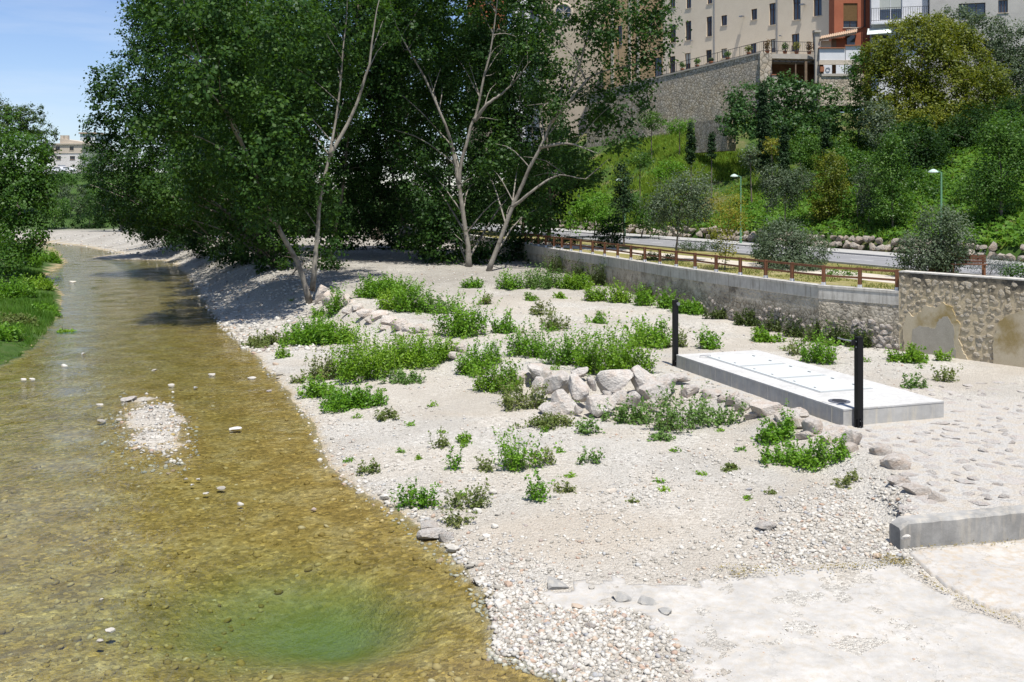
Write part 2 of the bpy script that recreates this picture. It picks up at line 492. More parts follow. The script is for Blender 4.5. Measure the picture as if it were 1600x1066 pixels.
def ground_material():
    t = MT("ground")
    co = t.coord()
    A = t.attr("zone"); sep = t.n("SeparateColor", Color=A.outputs['Color'])
    bed, grass, tan = sep.outputs[0], sep.outputs[1], sep.outputs[2]
    mort = t.attr("mortar").outputs['Fac']
    # gravel: pebble cells of three sizes
    v1 = t.voro(34, 'F1', co); v2 = t.voro(12, 'F1', co); v3 = t.voro(85, 'F1', co)
    c1 = t.ramp(t.n("SeparateColor", Color=v1.outputs['Color']).outputs[0], (0, (.30, .28, .245)), (.35, (.50, .475, .42)), (.8, (.62, .592, .53)), (1, (.43, .36, .285)))
    c2 = t.ramp(t.n("SeparateColor", Color=v2.outputs['Color']).outputs[0], (0, (.33, .31, .272)), (.5, (.54, .512, .455)), (1, (.65, .622, .56)))
    c3 = t.ramp(t.n("SeparateColor", Color=v3.outputs['Color']).outputs[1], (0, .72), (.5, .95), (1, 1.05))
    nz = t.noise(.9, 5, .6, co)
    grav = t.mix(t.ramp(nz.outputs['Fac'], (.4, 0.0), (.6, 1.0)), c1, c2)
    grav = t.mix(.8, grav, c3, 'MULTIPLY')
    nz2 = t.noise(.22, 6, .62, co)
    grav = t.mix(t.ramp(nz2.outputs['Fac'], (.40, .85), (.56, 0.0)), grav, t.mix(.6, grav, (.36, .335, .29)))
    crack = t.math('MULTIPLY', v1.outputs['Distance'], 1.0)
    dark = t.ramp(crack, (.0, 1.0), (.55, 1.0), (.85, .62))
    grav = t.mix(.7, grav, dark, 'MULTIPLY')
    tancol = t.mix(.55, t.mix(nz.outputs['Fac'], (.38, .31, .225), (.48, .41, .315)), grav, 'MIX')
    col = t.mix(tan, grav, tancol)
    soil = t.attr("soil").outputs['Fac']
    shade_soil = t.mix(.45, t.ramp(t.noise(3.0, 5, .7, co).outputs['Fac'], (.3, (.12, .108, .09)), (.7, (.25, .235, .205))), grav)  # brown-grey litter, darkened further to imitate the grove's shade
    col = t.mix(t.math('MULTIPLY', soil, .85), col, shade_soil)
    # mortar between the pitching stones
    nm = t.noise(2.2, 6, .65, co)
    mc = t.ramp(nm.outputs['Fac'], (.30, (.32, .305, .28)), (.44, (.44, .425, .395)), (.58, (.43, .385, .32)), (.70, (.47, .45, .42)))
    mc = t.mix(.25, mc, c3, 'MULTIPLY')
    col = t.mix(mort, col, mc)
    # soil and turf under the grass
    ng = t.noise(1.6, 5, .6, co)
    gcol = t.ramp(ng.outputs['Fac'], (.3, (.03, .05, .012)), (.5, (.045, .095, .015)), (.7, (.075, .10, .03)))
    col = t.mix(grass, col, gcol)
    # river bed: stones coated with golden algae
    nb = t.noise(.8, 6, .7, co, .4); nb2 = t.noise(7.0, 5, .7, co)
    vb = t.voro(9, 'F1', co); vbc = t.n("SeparateColor", Color=vb.outputs['Color']).outputs[0]
    bc = t.ramp(nb.outputs['Fac'], (.30, (.24, .158, .045)), (.48, (.36, .25, .078)), (.66, (.45, .345, .16)))
    bc = t.mix(.75, bc, t.ramp(vbc, (0, .50), (.6, 1.0), (.93, 1.25), (1, 1.8)), 'MULTIPLY')
    bc = t.mix(.7, bc, t.ramp(nb2.outputs['Fac'], (.25, .55), (.7, 1.15)), 'MULTIPLY')
    # milky light scatter of the deep pool, put into the bed colour
    zpos = t.n('SeparateXYZ', Vector=co).outputs[2]
    bc = t.mix(t.ramp(t.math('MULTIPLY', zpos, -1.0), (.22, 0.0), (.80, .85)), bc, (.26, .25, .105))
    col = t.mix(bed, col, bc)
    hgt = t.math('ADD', t.math('MULTIPLY', v1.outputs['Distance'], -.5), t.math('MULTIPLY', v2.outputs['Distance'], -.9))
    hgt = t.math('ADD', hgt, t.math('MULTIPLY', t.noise(60, 3, .6, co).outputs['Fac'], .3))
    hgt = t.math('MULTIPLY', hgt, t.math('SUBTRACT', 1.0, t.math('MULTIPLY', mort, .15)))
    rough = t.math('SUBTRACT', .92, t.math('MULTIPLY', bed, .2))
    return t.done(t.pbsdf(col, rough, .2, t.bump(hgt, 1.0, .05)))

M_GROUND = ground_material()
nr_, nc_ = GX.shape
idx = np.arange(nr_ * nc_).reshape(nr_, nc_)
qf = np.stack([idx[:-1, :-1], idx[:-1, 1:], idx[1:, 1:], idx[1:, :-1]], -1).reshape(-1, 4)
ground = structure(fast_mesh("ground", np.stack([GX, GY, GZ], -1).reshape(-1, 3), qf, M_GROUND, None, True))
ca = ground.data.color_attributes.new("zone", 'FLOAT_COLOR', 'POINT')
ca.data.foreach_set("color", np.stack([zb_, zg_, zt_, np.ones_like(zb_)], -1).astype(np.float32).ravel())
ma = ground.data.attributes.new("mortar", 'FLOAT', 'POINT')
ma.data.foreach_set("value", zm_.astype(np.float32).ravel())
ma = ground.data.attributes.new("soil", 'FLOAT', 'POINT')  # mask for the litter and the painted grove shade
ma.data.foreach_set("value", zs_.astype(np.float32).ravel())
tag(ground, "pale limestone gravel bank and stony river bed")

# ------------------------------------------------------------------ water
def water_material():
    t = MT("water")
    co = t.coord()
    st = t.n("Mapping", Vector=t.n("TexCoord").outputs['Object']); st.inputs['Scale'].default_value = (1.0, .62, 1.0); st.inputs['Rotation'].default_value = (0, 0, -.35)
    w1 = t.noise(5.5, 4, .6, st, .5); w2 = t.noise(.5, 3, .5, co); w3 = t.noise(1.7, 3, .5, st, .3)
    amp = t.ramp(w2.outputs['Fac'], (.36, .25), (.62, 1.0))
    h = t.math('MULTIPLY', t.math('ADD', w1.outputs['Fac'], t.math('MULTIPLY', w3.outputs['Fac'], 1.2)), amp)
    bp = t.bump(h, .42, .085)
    fr = t.n("Fresnel", IOR=1.46, Normal=bp)
    gl = t.n("BsdfGlossy", Roughness=.03, Normal=bp)
    tr = t.n("BsdfTransparent", Color=(.93, .95, .92))
    t.done(t.n("MixShader", Fac=fr, i1=tr, i2=gl))
    va = t.n("VolumeAbsorption", Color=(.50, .76, .48), Density=.60)
    t.put(t.out.inputs['Volume'], va)
    return t.m
wb = MB()
river_poly = [(-24,-45),(6,-45),(6,15),(3,24),(-2,34),(-6,50),(-14,72),(-24,100),(-34,124),(-40,135),(-60,158),(-84,178),(-200,190),(-200,160),(-112,160),(-84,156),(-74,142),(-62,118),(-54,96),(-46,80),(-38,64),(-32,48),(-30,30),(-30,-45)]
wb.prism(river_poly, -4.0, 0.0)
water = structure(wb.build("river_water", water_material()))
tag(water, "shallow golden river running over stones")

# ------------------------------------------------------------------ rocks
import bmesh
def ico(sub):
    bm = bmesh.new(); bmesh.ops.create_icosphere(bm, subdivisions=sub, radius=1.0)
    V = np.array([v.co[:] for v in bm.verts]); Fc = np.array([[v.index for v in f.verts] for f in bm.faces]); bm.free()
    return V, Fc
ICO = {s: ico(s) for s in (1, 2, 3, 4)}

def rock_verts(seed, sub=3, cuts=9, rough=.05, cut_lo=.55):
    r = np.random.default_rng(seed)
    V, Fc = ICO[sub]
    P = V.copy()
    for _ in range(cuts):
        n = r.normal(size=3); n /= np.linalg.norm(n)
        d = r.uniform(cut_lo, .9)
        k = np.maximum(P @ n - d, 0)
        P = P - k[:, None] * n * .96
    o = r.uniform(0, 50, 2)
    nzv = fbm(P[:, 0] * 2.2 + o[0] + P[:, 2] * 1.3, P[:, 1] * 2.2 + o[1] - P[:, 2] * 1.7, 4)
    P = P * (1 + rough * 2 * nzv)[:, None]
    return P, Fc

def rock_material(name, base=(.61, .57, .515), warm=(.56, .465, .385), dark=(.34, .31, .275), warm_at=.55):
    t = MT(name); co = t.coord(); oi = t.n("ObjectInfo")
    cs = t.n("VectorMath", {'operation': 'ADD'}, i0=co.outputs[0], i1=oi.outputs['Location'])
    n1 = t.noise(1.3, 6, .65, cs); n2 = t.noise(14, 5, .7, cs); n3 = t.noise(4.5, 6, .7, cs)
    c = t.mix(t.ramp(n1.outputs['Fac'], (warm_at - .08, 0.0), (warm_at + .1, 1.0)), base, warm)
    c = t.mix(t.ramp(n3.outputs['Fac'], (.54, 0.0), (.70, .8)), c, dark)
    c = t.mix(t.math('MULTIPLY', oi.outputs['Random'], .35), c, (.58, .55, .50))
    c = t.mix(.45, c, t.ramp(n2.outputs['Fac'], (.25, .5), (.7, 1.1)), 'MULTIPLY')
    h = t.math('ADD', n3.outputs['Fac'], t.math('MULTIPLY', n2.outputs['Fac'], .4))
    return t.done(t.pbsdf(c, .9, .2, t.bump(h, .9, .16)))
M_ROCK = rock_material("limestone")
M_ROCK_PINK = rock_material("limestone_pink", (.62, .57, .51), (.55, .45, .365), (.38, .34, .295), .5)
M_PITCH = rock_material("pitching_stone", (.62, .59, .545), (.60, .52, .455), (.48, .45, .415), .5)

def rot_zyx(a, b, c):
    return np.array((Matrix.Rotation(a, 3, 'Z') @ Matrix.Rotation(b, 3, 'Y') @ Matrix.Rotation(c, 3, 'X')))

ROCK_MESHES = {}
def rock_mesh(variant, sub, m, cut_lo=.55):
    key = (variant, sub, m.name)
    if key not in ROCK_MESHES:
        P, Fc = rock_verts(1000 + variant, sub, 13, .075 if sub > 1 else .04, .42)
        me = bpy.data.meshes.new("rock"); me.from_pydata(P.tolist(), [], Fc.tolist())
        me.materials.append(m); me.polygons.foreach_set("use_smooth", np.zeros(len(Fc), bool)); me.update()
        ROCK_MESHES[key] = me
    return ROCK_MESHES[key]

def put_rock(name, parent, loc, size, rz, variant, sub=2, m=None, tilt=(0, 0)):
    o = bpy.data.objects.new(name, rock_mesh(variant, sub, m or M_ROCK))
    COL.objects.link(o)
    o.location = [float(c) for c in loc]; o.scale = [float(c) for c in size]; o.rotation_euler = (tilt[0], tilt[1], rz)
    if parent is not None:
        o.parent = parent
        o.matrix_parent_inverse = Matrix.Translation(parent.location).inverted() if parent.type == 'EMPTY' else Matrix.Identity(4)
    return o

# rocks of the broken revetment; (px, py) centre, width and height in photo pixels, depth
rr = random.Random(5)
def revetment(name, label, spec, m=M_ROCK, sub=3, k_fixed=False):
    P0 = at_y(spec[0][0], spec[0][1], spec[0][4])
    root = empty(name, (P0[0], P0[1], gz(P0[0], P0[1])), label, "stone revetment")
    for k, (px, py, w, h, Y) in enumerate(spec):
        c = at_y(px, py, Y) if k_fixed else ray_ground(px, py, .22 * h / F * Y)
        Y = c[1]
        sx = w / F * Y / 2 * 1.25; sz = h / F * Y / 2 * 1.3
        put_rock("rock", root, c, (sx, (sx + sz) * .5 * rr.uniform(.85, 1.15), sz), rr.uniform(-.4, .4), rr.randrange(14), sub, m, (rr.uniform(-.2, .2), rr.uniform(-.25, .25)))
    return root

revetment("rock_revetment", "row of big pale limestone blocks below the weeds, in the middle of the gravel", [
    (843,583,40,26,41.0),(871,602,36,38,38.6),(846,600,28,30,39.6),(903,606,38,38,37.6),(925,600,16,22,38),(960,597,58,36,38.2),(1003,592,46,38,38.6),
    (880,630,48,36,36.6),(934,634,48,46,36.2),(966,624,26,28,36.9),(1022,612,42,38,37.4),(987,626,24,28,36.8),(905,583,28,20,40.2),(1040,600,36,26,38.4),
    (858,640,30,26,36.4),(903,640,14,12,36),(995,646,30,16,36),(840,622,24,26,37.8),(1062,590,36,16,39.4),(822,590,30,22,41.5),(1016,634,26,18,36.4),(948,618,14,14,37.2),(1078,607,26,14,38.2)], k_fixed=True)
revetment("rock_revetment", "line of grey and rusty blocks at the foot of the concrete slab", [
    (1078,613,36,18,37.4),(1110,617,32,16,36.9),(1148,627,30,26,35.8),(1160,634,26,28,35.2),(1196,640,48,32,34.6),(1228,652,40,30,33.6),(1250,662,30,30,32.8),
    (1271,670,30,28,32.2),(1245,648,30,18,33.6),(1300,680,46,26,31.4),(1332,688,36,30,30.8),(1330,700,24,20,30.2),(1378,706,36,18,29.6),(1258,682,24,14,31.8),
    (1214,662,26,16,33.2),(1176,650,22,14,34.4),(1130,625,20,14,36.4),(1404,726,46,26,28.4),(1404,752,30,18,27.4),(1432,766,38,20,26.6),(1462,778,30,18,26)], M_ROCK_PINK)
revetment("rock_revetment", "broken line of pinkish rubble between the weed clumps by the river", [
    (505,462,34,30,69),(515,468,26,24,67.5),(545,470,26,18,65.8),(558,481,24,16,63.6),(572,490,26,16,61.6),(590,494,28,16,60.4),(607,503,30,18,58.4),(625,510,32,22,56.8),
    (640,516,26,18,55.6),(655,516,22,16,55.4),(668,521,20,14,54.2),(580,500,20,12,60.4),(600,512,18,12,57.6),(634,524,18,12,55),(545,486,20,12,63),(690,540,34,18,50.4),(703,548,28,20,49.4),(722,546,24,18,49.6),(712,556,20,14,48.4)], M_ROCK_PINK)

# ------------------------------------------------------------------ concrete chamber slab with hatches and posts
SA = np.array((10.72, 32.2)); SU = np.array((-.3165, .9486)); SV = np.array((.9486, .3165))   # near-left corner, long side, short side
SL, SW, S0, S1 = 11.4, 4.0, .75, 1.47
def slabM(P):
    P = np.asarray(P, float)
    xy = SA + P[:, :1] * SU + P[:, 1:2] * SV
    return np.c_[xy, P[:, 2]]
def concrete_material(name, a, b, stain=(.28, .26, .22), boards=0.0, stain_at=.60):
    t = MT(name); co = t.coord()
    n1 = t.noise(1.1, 6, .65, co); n2 = t.noise(55, 3, .6, co); n3 = t.noise(3.2, 6, .7, co)
    sv = t.n("Mapping", Vector=t.n("TexCoord").outputs['Object']); sv.inputs['Scale'].default_value = (3.0, 3.0, .35)
    n4 = t.noise(2.0, 5, .6, sv)
    c = t.mix(t.ramp(n1.outputs['Fac'], (.3, 0.0), (.7, 1.0)), a, b)
    c = t.mix(t.ramp(n4.outputs['Fac'], (stain_at - .08, 0.0), (stain_at + .1, .65)), c, stain)
    c = t.mix(.3, c, t.ramp(n2.outputs['Fac'], (.3, .6), (.7, 1.05)), 'MULTIPLY')
    c = t.mix(.4, c, t.ramp(n3.outputs['Fac'], (.3, .6), (.7, 1.1)), 'MULTIPLY')
    vk = t.voro(.55, 'DISTANCE_TO_EDGE', t.n('VectorMath', {'operation': 'ADD'}, i0=co.outputs[0], i1=n3.outputs['Color']))
    c = t.mix(t.ramp(vk.outputs['Distance'], (.0, .55 * boards), (.012, 0.0)), c, (.12, .11, .09))
    return t.done(t.pbsdf(c, .88, .2, t.bump(t.math('ADD', n3.outputs['Fac'], t.math('MULTIPLY', n2.outputs['Fac'], .35)), .45, .02)))
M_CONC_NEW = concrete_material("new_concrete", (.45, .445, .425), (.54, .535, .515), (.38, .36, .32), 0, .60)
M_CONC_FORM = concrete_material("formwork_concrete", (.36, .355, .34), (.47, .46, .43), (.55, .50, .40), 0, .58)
M_HATCH = plain("galvanised_hatch", (.51, .53, .515), .5, .4, 0.0, .05)
M_HATCHF = plain("hatch_frame", (.34, .35, .345), .5, .4, 0.0, .05)
M_BLACK = plain("black_metal", (.006, .006, .007), .5, .25)
M_GREYMET = plain("grey_metal", (.30, .31, .33), .4, .5, .6)
M_DARKGREY = plain("dark_cover", (.10, .105, .125), .55, .4)

slab = empty("concrete_chamber", (*SA, S0), "low white concrete slab with three flush hatches beside the gravel", "concrete slab")
b = MB()
ns = 24
rj = np.random.default_rng(2)
# body as separate casting bays with slightly uneven edges
for i in range(1):
    poly = [(0, 0)] + [(SL * k / ns, rj.normal(0, .008)) for k in range(1, ns)] + [(SL, 0), (SL, SW)] + [(SL * (1 - k / ns), SW + rj.normal(0, .006)) for k in range(1, ns)] + [(0, SW)]
    b.prism(poly, S0 - .4, S1 - .02, slabM)
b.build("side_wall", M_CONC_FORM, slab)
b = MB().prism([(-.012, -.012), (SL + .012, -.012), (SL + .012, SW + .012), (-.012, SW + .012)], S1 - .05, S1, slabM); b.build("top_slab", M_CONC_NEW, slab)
for k in range(9):   # formwork joints standing proud as thin fins
    s = .6 + k * 1.25
    MB().prism([(s, -.018), (s + .02, -.018), (s + .02, .01), (s, .01)], S0 - .3, S1 - .06, slabM).build("formwork_fin", M_CONC_FORM, slab)
hs0 = [2.55, 5.25, 7.95]
for k, s in enumerate(hs0):
    w0, w1 = .95, 3.05
    fr = MB()
    fr.prism([(s - .07, w0 - .07), (s + 2.57, w0 - .07), (s + 2.57, w1 + .07), (s - .07, w1 + .07)], S1 - .02, S1 + .012, slabM)
    h = fr.build("hatch", M_HATCHF, slab)
    MB().prism([(s, w0), (s + 2.5, w0), (s + 2.5, w1), (s, w1)], S1 + .012, S1 + .034, slabM).build("hatch_plate", M_HATCH, h)
    for q in (.25, .75):
        MB().box((s + 2.5 * q, w1 - .22, S1 + .045), (.16, .05, .03), slabM).build("hatch_lock", M_GREYMET, h)
        MB().box((s + 2.5 * q, w0 + .22, S1 + .042), (.10, .04, .02), slabM).build("hatch_lock", M_GREYMET, h)
hd = MB()
for p, q in (((10.35, .62), (10.35, 1.0)),):
    a = slabM([(10.35, .55, S1)])[0]; c = slabM([(10.35, 1.05, S1)])[0]
    hd.tube([a, a + (0, 0, .09), c + (0, 0, .09), c], .014, 6)
hd.build("lifting_handle", M_GREYMET, slab)
mh = slabM([(1.05, .62, S1)])[0]
mc = MB().lathe(mh, [(.36, 0), (.36, .018), (.33, .022), (0.02, .022)], 24).build("manhole_cover", M_DARKGREY, slab)
for k in range(5):
    MB().box(mh + np.array((0, -.22 + .11 * k, .026)), (.5 - abs(k - 2) * .1, .03, .01)).build("cover_rib", M_BLACK, mc)

def metal_post(name, x, y, z0, z1, label, arm):
    r = empty(name, (x, y, z0), label, "post")
    rz = math.atan2(SU[1], SU[0])
    MB().box((x, y, (z0 + z1) / 2), (.20, .20, z1 - z0), None, rz).build("column", M_BLACK, r)
    MB().box((x, y, z1 + .012), (.215, .215, .024), None, rz).build("cap", M_BLACK, r)
    pl = MB().box((x, y, z0 + .16), (.30, .05, .30), None, rz).box((x, y, z0 + .16), (.05, .29, .26), None, rz).build("base_plate", M_BLACK, r)
    for sx in (-.125, .125):
        for sz in (.07, .25):
            MB().box((x + sx * math.cos(rz), y + sx * math.sin(rz), z0 + sz), (.03, .075, .03), None, rz).build("bolt", M_GREYMET, pl)
    if arm:
        for sz in (z1 - .12, z1 - .30):
            MB().box((x - .105, y - .06, sz), (.02, .03, .03)).build("bolt", M_GREYMET, r)
        MB().box((x - .16, y + .02, z1 - .16), (.12, .10, .16), None, 0).build("bracket", M_BLACK, r)
        MB().tube([(x - .2, y + .05, z1 - .12), (x - .40, y + .2, z1 - .10), (x - .55, y + .4, z1 - .07)], .022, 6).build("spout", M_GREYMET, r)
    else:
        MB().tube([(x + .08, y - .04, z1 - .13), (x + .13, y - .13, z1 - .13)], .075, 14).build("sensor_eye", M_GREYMET, r)
    return r
pn = slabM([(-.22, .42, 0)])[0]
metal_post("metal_post", pn[0], pn[1], .88, 3.80, "tall black square post at the near corner of the concrete slab", True)
pf = slabM([(SL + .35, .12, 0)])[0]
metal_post("metal_post", pf[0], pf[1], .88, 3.76, "black square post behind the far end of the concrete slab", False)

# ------------------------------------------------------------------ concrete kerb wall and ramp
M_KERB = concrete_material("old_kerb_concrete", (.22, .215, .20), (.42, .41, .385), (.46, .42, .35), 0, .56)
M_RAMP = concrete_material("dusty_ramp_concrete", (.38, .365, .335), (.50, .478, .44), (.43, .385, .315), .6, .55)
kx = np.linspace(0, 1, 40)
kp0 = np.array((8.72, 22.35)); kp1 = np.array((16.5, 24.2)); kd = (kp1 - kp0) / np.linalg.norm(kp1 - kp0); kn = np.array((-kd[1], kd[0]))
kv = []; kf = []
for i, tt in enumerate(kx):
    c = kp0 + (kp1 - kp0) * tt
    top = 1.06 + .10 * tt + .02 * vnoise(np.array([tt * 30]), np.array([3.3]))[0]
    if tt < .02: top -= .12
    w = .42
    jit = .018 * vnoise(np.array([tt * 40]), np.array([7.7]))[0]
    for (o, z) in ((-.0 + jit, .1), (.0 + jit, top - .05), (.05, top), (w - .05, top + .01), (w, top - .05), (w, .1)):
        kv.append((*(c + kn * o), z))
for i in range(39):
    for k in range(6):
        k2 = (k + 1) % 6
        kf.append((i*6 + k, i*6 + k2, (i+1)*6 + k2, (i+1)*6 + k))
kf.append((0, 5, 4, 3, 2, 1)); kf.append(tuple(39*6 + k for k in range(6)))
kerb = MB().add(kv, kf).build("kerb_wall", M_KERB)
tag(kerb, "weathered grey concrete kerb wall between the ramp and the stone pitching", "kerb wall")

def draped(poly, off, thick, step, m, name, rough_edge=.0):
    """a slab of even thickness laid on the ground inside a plan polygon"""
    xs = [p[0] for p in poly]; ys = [p[1] for p in poly]
    X, Y = np.meshgrid(np.arange(min(xs), max(xs) + step, step), np.arange(min(ys), max(ys) + step, step))
    wobx = rough_edge * fbm(X * 1.7, Y * 1.7, 3); woby = rough_edge * fbm(X * 1.7 + 40, Y * 1.7, 3)
    ins = in_poly(X + wobx, Y + woby, poly)
    Z = ground_h(X, Y, False)
    top = np.stack([X, Y, Z + off + (.006 + .03 * (rough_edge > .3)) * fbm(X * 1.1, Y * 1.1, 4)], -1).reshape(-1, 3)
    bot = top - (0, 0, thick)
    nr, nc = X.shape
    id_ = np.arange(nr * nc).reshape(nr, nc)
    cell = ins[:-1, :-1] & ins[1:, :-1] & ins[:-1, 1:] & ins[1:, 1:]
    q = np.stack([id_[:-1, :-1], id_[:-1, 1:], id_[1:, 1:], id_[1:, :-1]], -1)[cell]
    N = nr * nc
    faces = [q, q[:, ::-1] + N]
    pc = np.pad(cell, 1)
    for di, dj, e0, e1 in ((-1, 0, 0, 1), (0, 1, 1, 2), (1, 0, 2, 3), (0, -1, 3, 0)):
        nb = pc[1 + di:1 + di + cell.shape[0], 1 + dj:1 + dj + cell.shape[1]]
        mk = cell & ~nb
        qq = np.stack([id_[:-1, :-1], id_[:-1, 1:], id_[1:, 1:], id_[1:, :-1]], -1)[mk]
        faces.append(np.stack([qq[:, e1], qq[:, e0], qq[:, e0] + N, qq[:, e1] + N], -1))
    faces = np.concatenate(faces)
    V = np.concatenate([top, bot])
    used = np.unique(faces); remap = np.full(len(V), -1); remap[used] = np.arange(len(used))
    return fast_mesh(name, V[used], remap[faces], m)
ramp_l = [tuple(at_z(x, y, .4)[:2]) for x, y in ((845,903),(905,884),(1010,893),(1090,905),(1180,884),(1300,880),(1405,872),(1436,896),(1480,930),(1540,955),(1640,985),(1700,1100),(1500,1200),(1120,1200),(1100,1066),(1090,1020),(1060,975),(1040,958),(990,937),(940,928),(885,932),(862,918))]
ramp_r = [tuple(at_z(x, y, .4)[:2]) for x, y in ((1414,868),(1500,858),(1600,846),(1760,838),(1800,1100),(1712,1095),(1648,981),(1546,950),(1488,925),(1442,891))]
structure(tag(draped(ramp_l, .014, .35, .07, M_RAMP, "concrete_ramp", .7), "dusty broken concrete ramp running down to the river"))
M_RAMP2 = concrete_material("pale_ramp_concrete", (.40, .38, .35), (.50, .475, .43), (.42, .345, .25), .8, .53)
structure(tag(draped(ramp_r, .05, .35, .07, M_RAMP2, "concrete_ramp", .05), "paler concrete ramp slab below the kerb wall"))

# tilted broken piece at the ramp's end
br = MB()
bq = ray_ground(868, 914, .04)
P, Fc = rock_verts(77, 3, 12, .05, .5)
P = P * (.34, .24, .17) @ rot_zyx(-.7, .25, .1).T + bq
br.add(P, Fc.tolist())
tag(br.build("concrete_chunk", M_KERB), "broken grey concrete chunk at the end of the ramp by the water", "concrete chunk")
br = MB(); P, Fc = rock_verts(79, 3, 12, .05, .5)
for (cx_, cy_, a_, b_, c_, rz_) in ((975, 936, .34, .17, .12, -.3), (1012, 944, .30, .15, .12, -.6), (1038, 957, .26, .14, .11, -.8)):
    P, Fc = rock_verts(int(cx_), 3, 14, .09, .4)
    br.add(P * (a_, b_, c_) @ rot_zyx(rz_, .05, .2).T + ray_ground(cx_, cy_, .03), Fc.tolist())
tag(br.build("concrete_chunk", M_KERB), "long curved lip of broken concrete at the ramp's edge", "concrete chunk")

# ------------------------------------------------------------------ stone pitching set in mortar: stones are pieces of the ground
rp = random.Random(11)
spots = []
for _ in range(6000):
    px = rp.uniform(1290, 1640); py = rp.uniform(592, 815)
    p = at_z(px, py, .94)
    if poly_dist(np.array([p[0]]), np.array([p[1]]), STEP_LINE)[0] < .25: continue
    if p[1] < 23.6 + .24 * (p[0] - 8.7): continue
    loc = p[:2] - SA; s_, v_ = loc @ SU, loc @ SV
    if -.6 < s_ < SL + .3 and -.5 < v_ < SW + .4: continue
    if s_ > 4.5: continue
    r = rp.choice((rp.uniform(.15, .3), rp.uniform(.3, .62), rp.uniform(.3, .62)))
    if any((p[0]-q[0])**2 + (p[1]-q[1])**2 < (.80*(r + q[2]))**2 for q in spots): continue
    spots.append((p[0], p[1], r))
    if len(spots) > 150: break
for (x, y, r) in spots:
    put_rock("stone", ground, (x, y, gz(x, y) - .02), (r, r * rp.uniform(.6, 1.0), rp.uniform(.06, .12)), rp.uniform(0, 6.3), rp.randrange(14), 2, M_PITCH)
N_PITCH = len(spots)

# ------------------------------------------------------------------ loose stones and pebbles
def stone_material(name, wet=False):
    t = MT(name); g = t.n("NewGeometry"); oi = t.n("ObjectInfo")
    r = t.math('FRACT', t.math('ADD', g.outputs['Random Per Island'], oi.outputs['Random']))
    c = t.ramp(r, (0, (.27, .25, .21)), (.18, (.37, .345, .30)), (.5, (.46, .435, .385)), (.78, (.54, .515, .46)), (.84, (.42, .34, .26)), (.89, (.38, .27, .20)), (.93, (.28, .285, .29)), (1, (.50, .48, .435)))
    n = t.noise(25, 4, .6, t.coord())
    c = t.mix(.35, c, t.ramp(n.outputs['Fac'], (.3, .65), (.7, 1.05)), 'MULTIPLY')
    return t.done(t.pbsdf(c, .85, .25, t.bump(n.outputs['Fac'], .3, .01)))
M_STONE = stone_material("pebble_stone")

rs = random.Random(21)
fixed = [(202,621,30,14),(158,657,16,8),(366,669,26,9),(345,761,17,9),(375,786,15,8),(172,984,18,8),(155,1000,16,8),(158,936,8,5),(267,601,12,6),(240,578,12,5),(330,585,14,6),
    (100,570,15,6),(50,592,10,5),(36,592,12,5),(392,590,18,6),(112,440,14,5),(680,828,60,26),(697,836,30,24),(668,818,36,22),(703,852,20,14),(708,856,24,16),(712,866,14,9),(720,861,14,9),
    (646,806,16,10),(660,808,14,9),(746,797,18,15),(772,820,16,10),(778,802,12,8),(600,775,18,14),(604,784,12,9),(770,767,18,10),(560,769,10,7),(700,790,12,8),(752,770,14,9),
    (430,568,12,7),(436,583,14,9),(380,540,10,6),(425,582,8,5),(420,610,10,5),(490,795,12,8),(870,835,10,7),(992,788,12,7),(1196,818,40,18),(1232,824,14,8),(1100,812,12,7),
    (1258,866,14,9),(1244,874,16,10),(1268,860,18,9),(1290,866,14,9),(1400,812,16,11),(1418,805,20,14),(1390,820,14,10),(1372,866,20,13),(1392,864,14,9),(1384,850,12,8),(1416,838,16,12),
    (1345,822,12,8),(1360,835,12,8),(1395,838,14,9),(1290,770,10,7),(1170,764,12,8),(955,765,20,14),(1262,707,14,9),(1300,760,12,8),(925,977,30,16),(840,968,18,12),(875,985,14,9),(868,1003,12,8),(1010,905,10,6),(1366,910,12,5),(1220,968,12,5),
    (210,700,14,6),(300,757,10,5),(310,748,9,5),(290,748,9,5),(322,770,12,6),(155,632,14,6),(130,552,10,5),(270,612,8,4),(305,605,10,5),(185,655,14,7),(236,700,16,8),(250,690,14,8),(205,690,12,7)]
n_loose = 0
for (px, py, w, h) in fixed:
    z = 0.12 if px > 640 and py < 900 else 0.03
    p = at_z(px, py, z if px < 780 else .45)
    g0 = max(gz(p[0], p[1]), -.02)
    p = at_z(px, py, g0 + h / F * p[1] * .35)
    sx = w / F * p[1] / 2; sz = h / F * p[1] / 2 * .9
    put_rock("stone", ground, (p[0], p[1], g0 + sz * .35), (sx, sx * .8, sz), rs.uniform(-.5, .5), rs.randrange(14), 2 if w < 28 else 3, M_STONE if w < 28 else M_ROCK, (rs.uniform(-.15, .15), rs.uniform(-.15, .15)))
    n_loose += 1
shore = np.array(RIGHT_SHORE)
k = 0
while k < 50:
    i = rs.randrange(3, 15); tt = rs.random()
    q = shore[i] * (1 - tt) + shore[i + 1] * tt + np.array((abs(rs.gauss(0, .8)), 0))
    if rs.random() > 1 - (q[1] - 18) / 70: continue
    r = rs.uniform(.07, .17)
    put_rock("stone", ground, (q[0], q[1], max(gz(*q), -.03) + r * .2), (r, r * rs.uniform(.7, 1), r * rs.uniform(.4, .7)), rs.uniform(0, 6), rs.randrange(14), 1, M_STONE)
    k += 1
RG = np.random.default_rng(44)
OCT = (np.array([(1,0,0),(0,1,0),(-1,0,0),(0,-1,0),(0,0,1),(0,0,-1)], float) * 1.1, np.array([(0,1,4),(1,2,4),(2,3,4),(3,0,4),(1,0,5),(2,1,5),(3,2,5),(0,3,5)]))
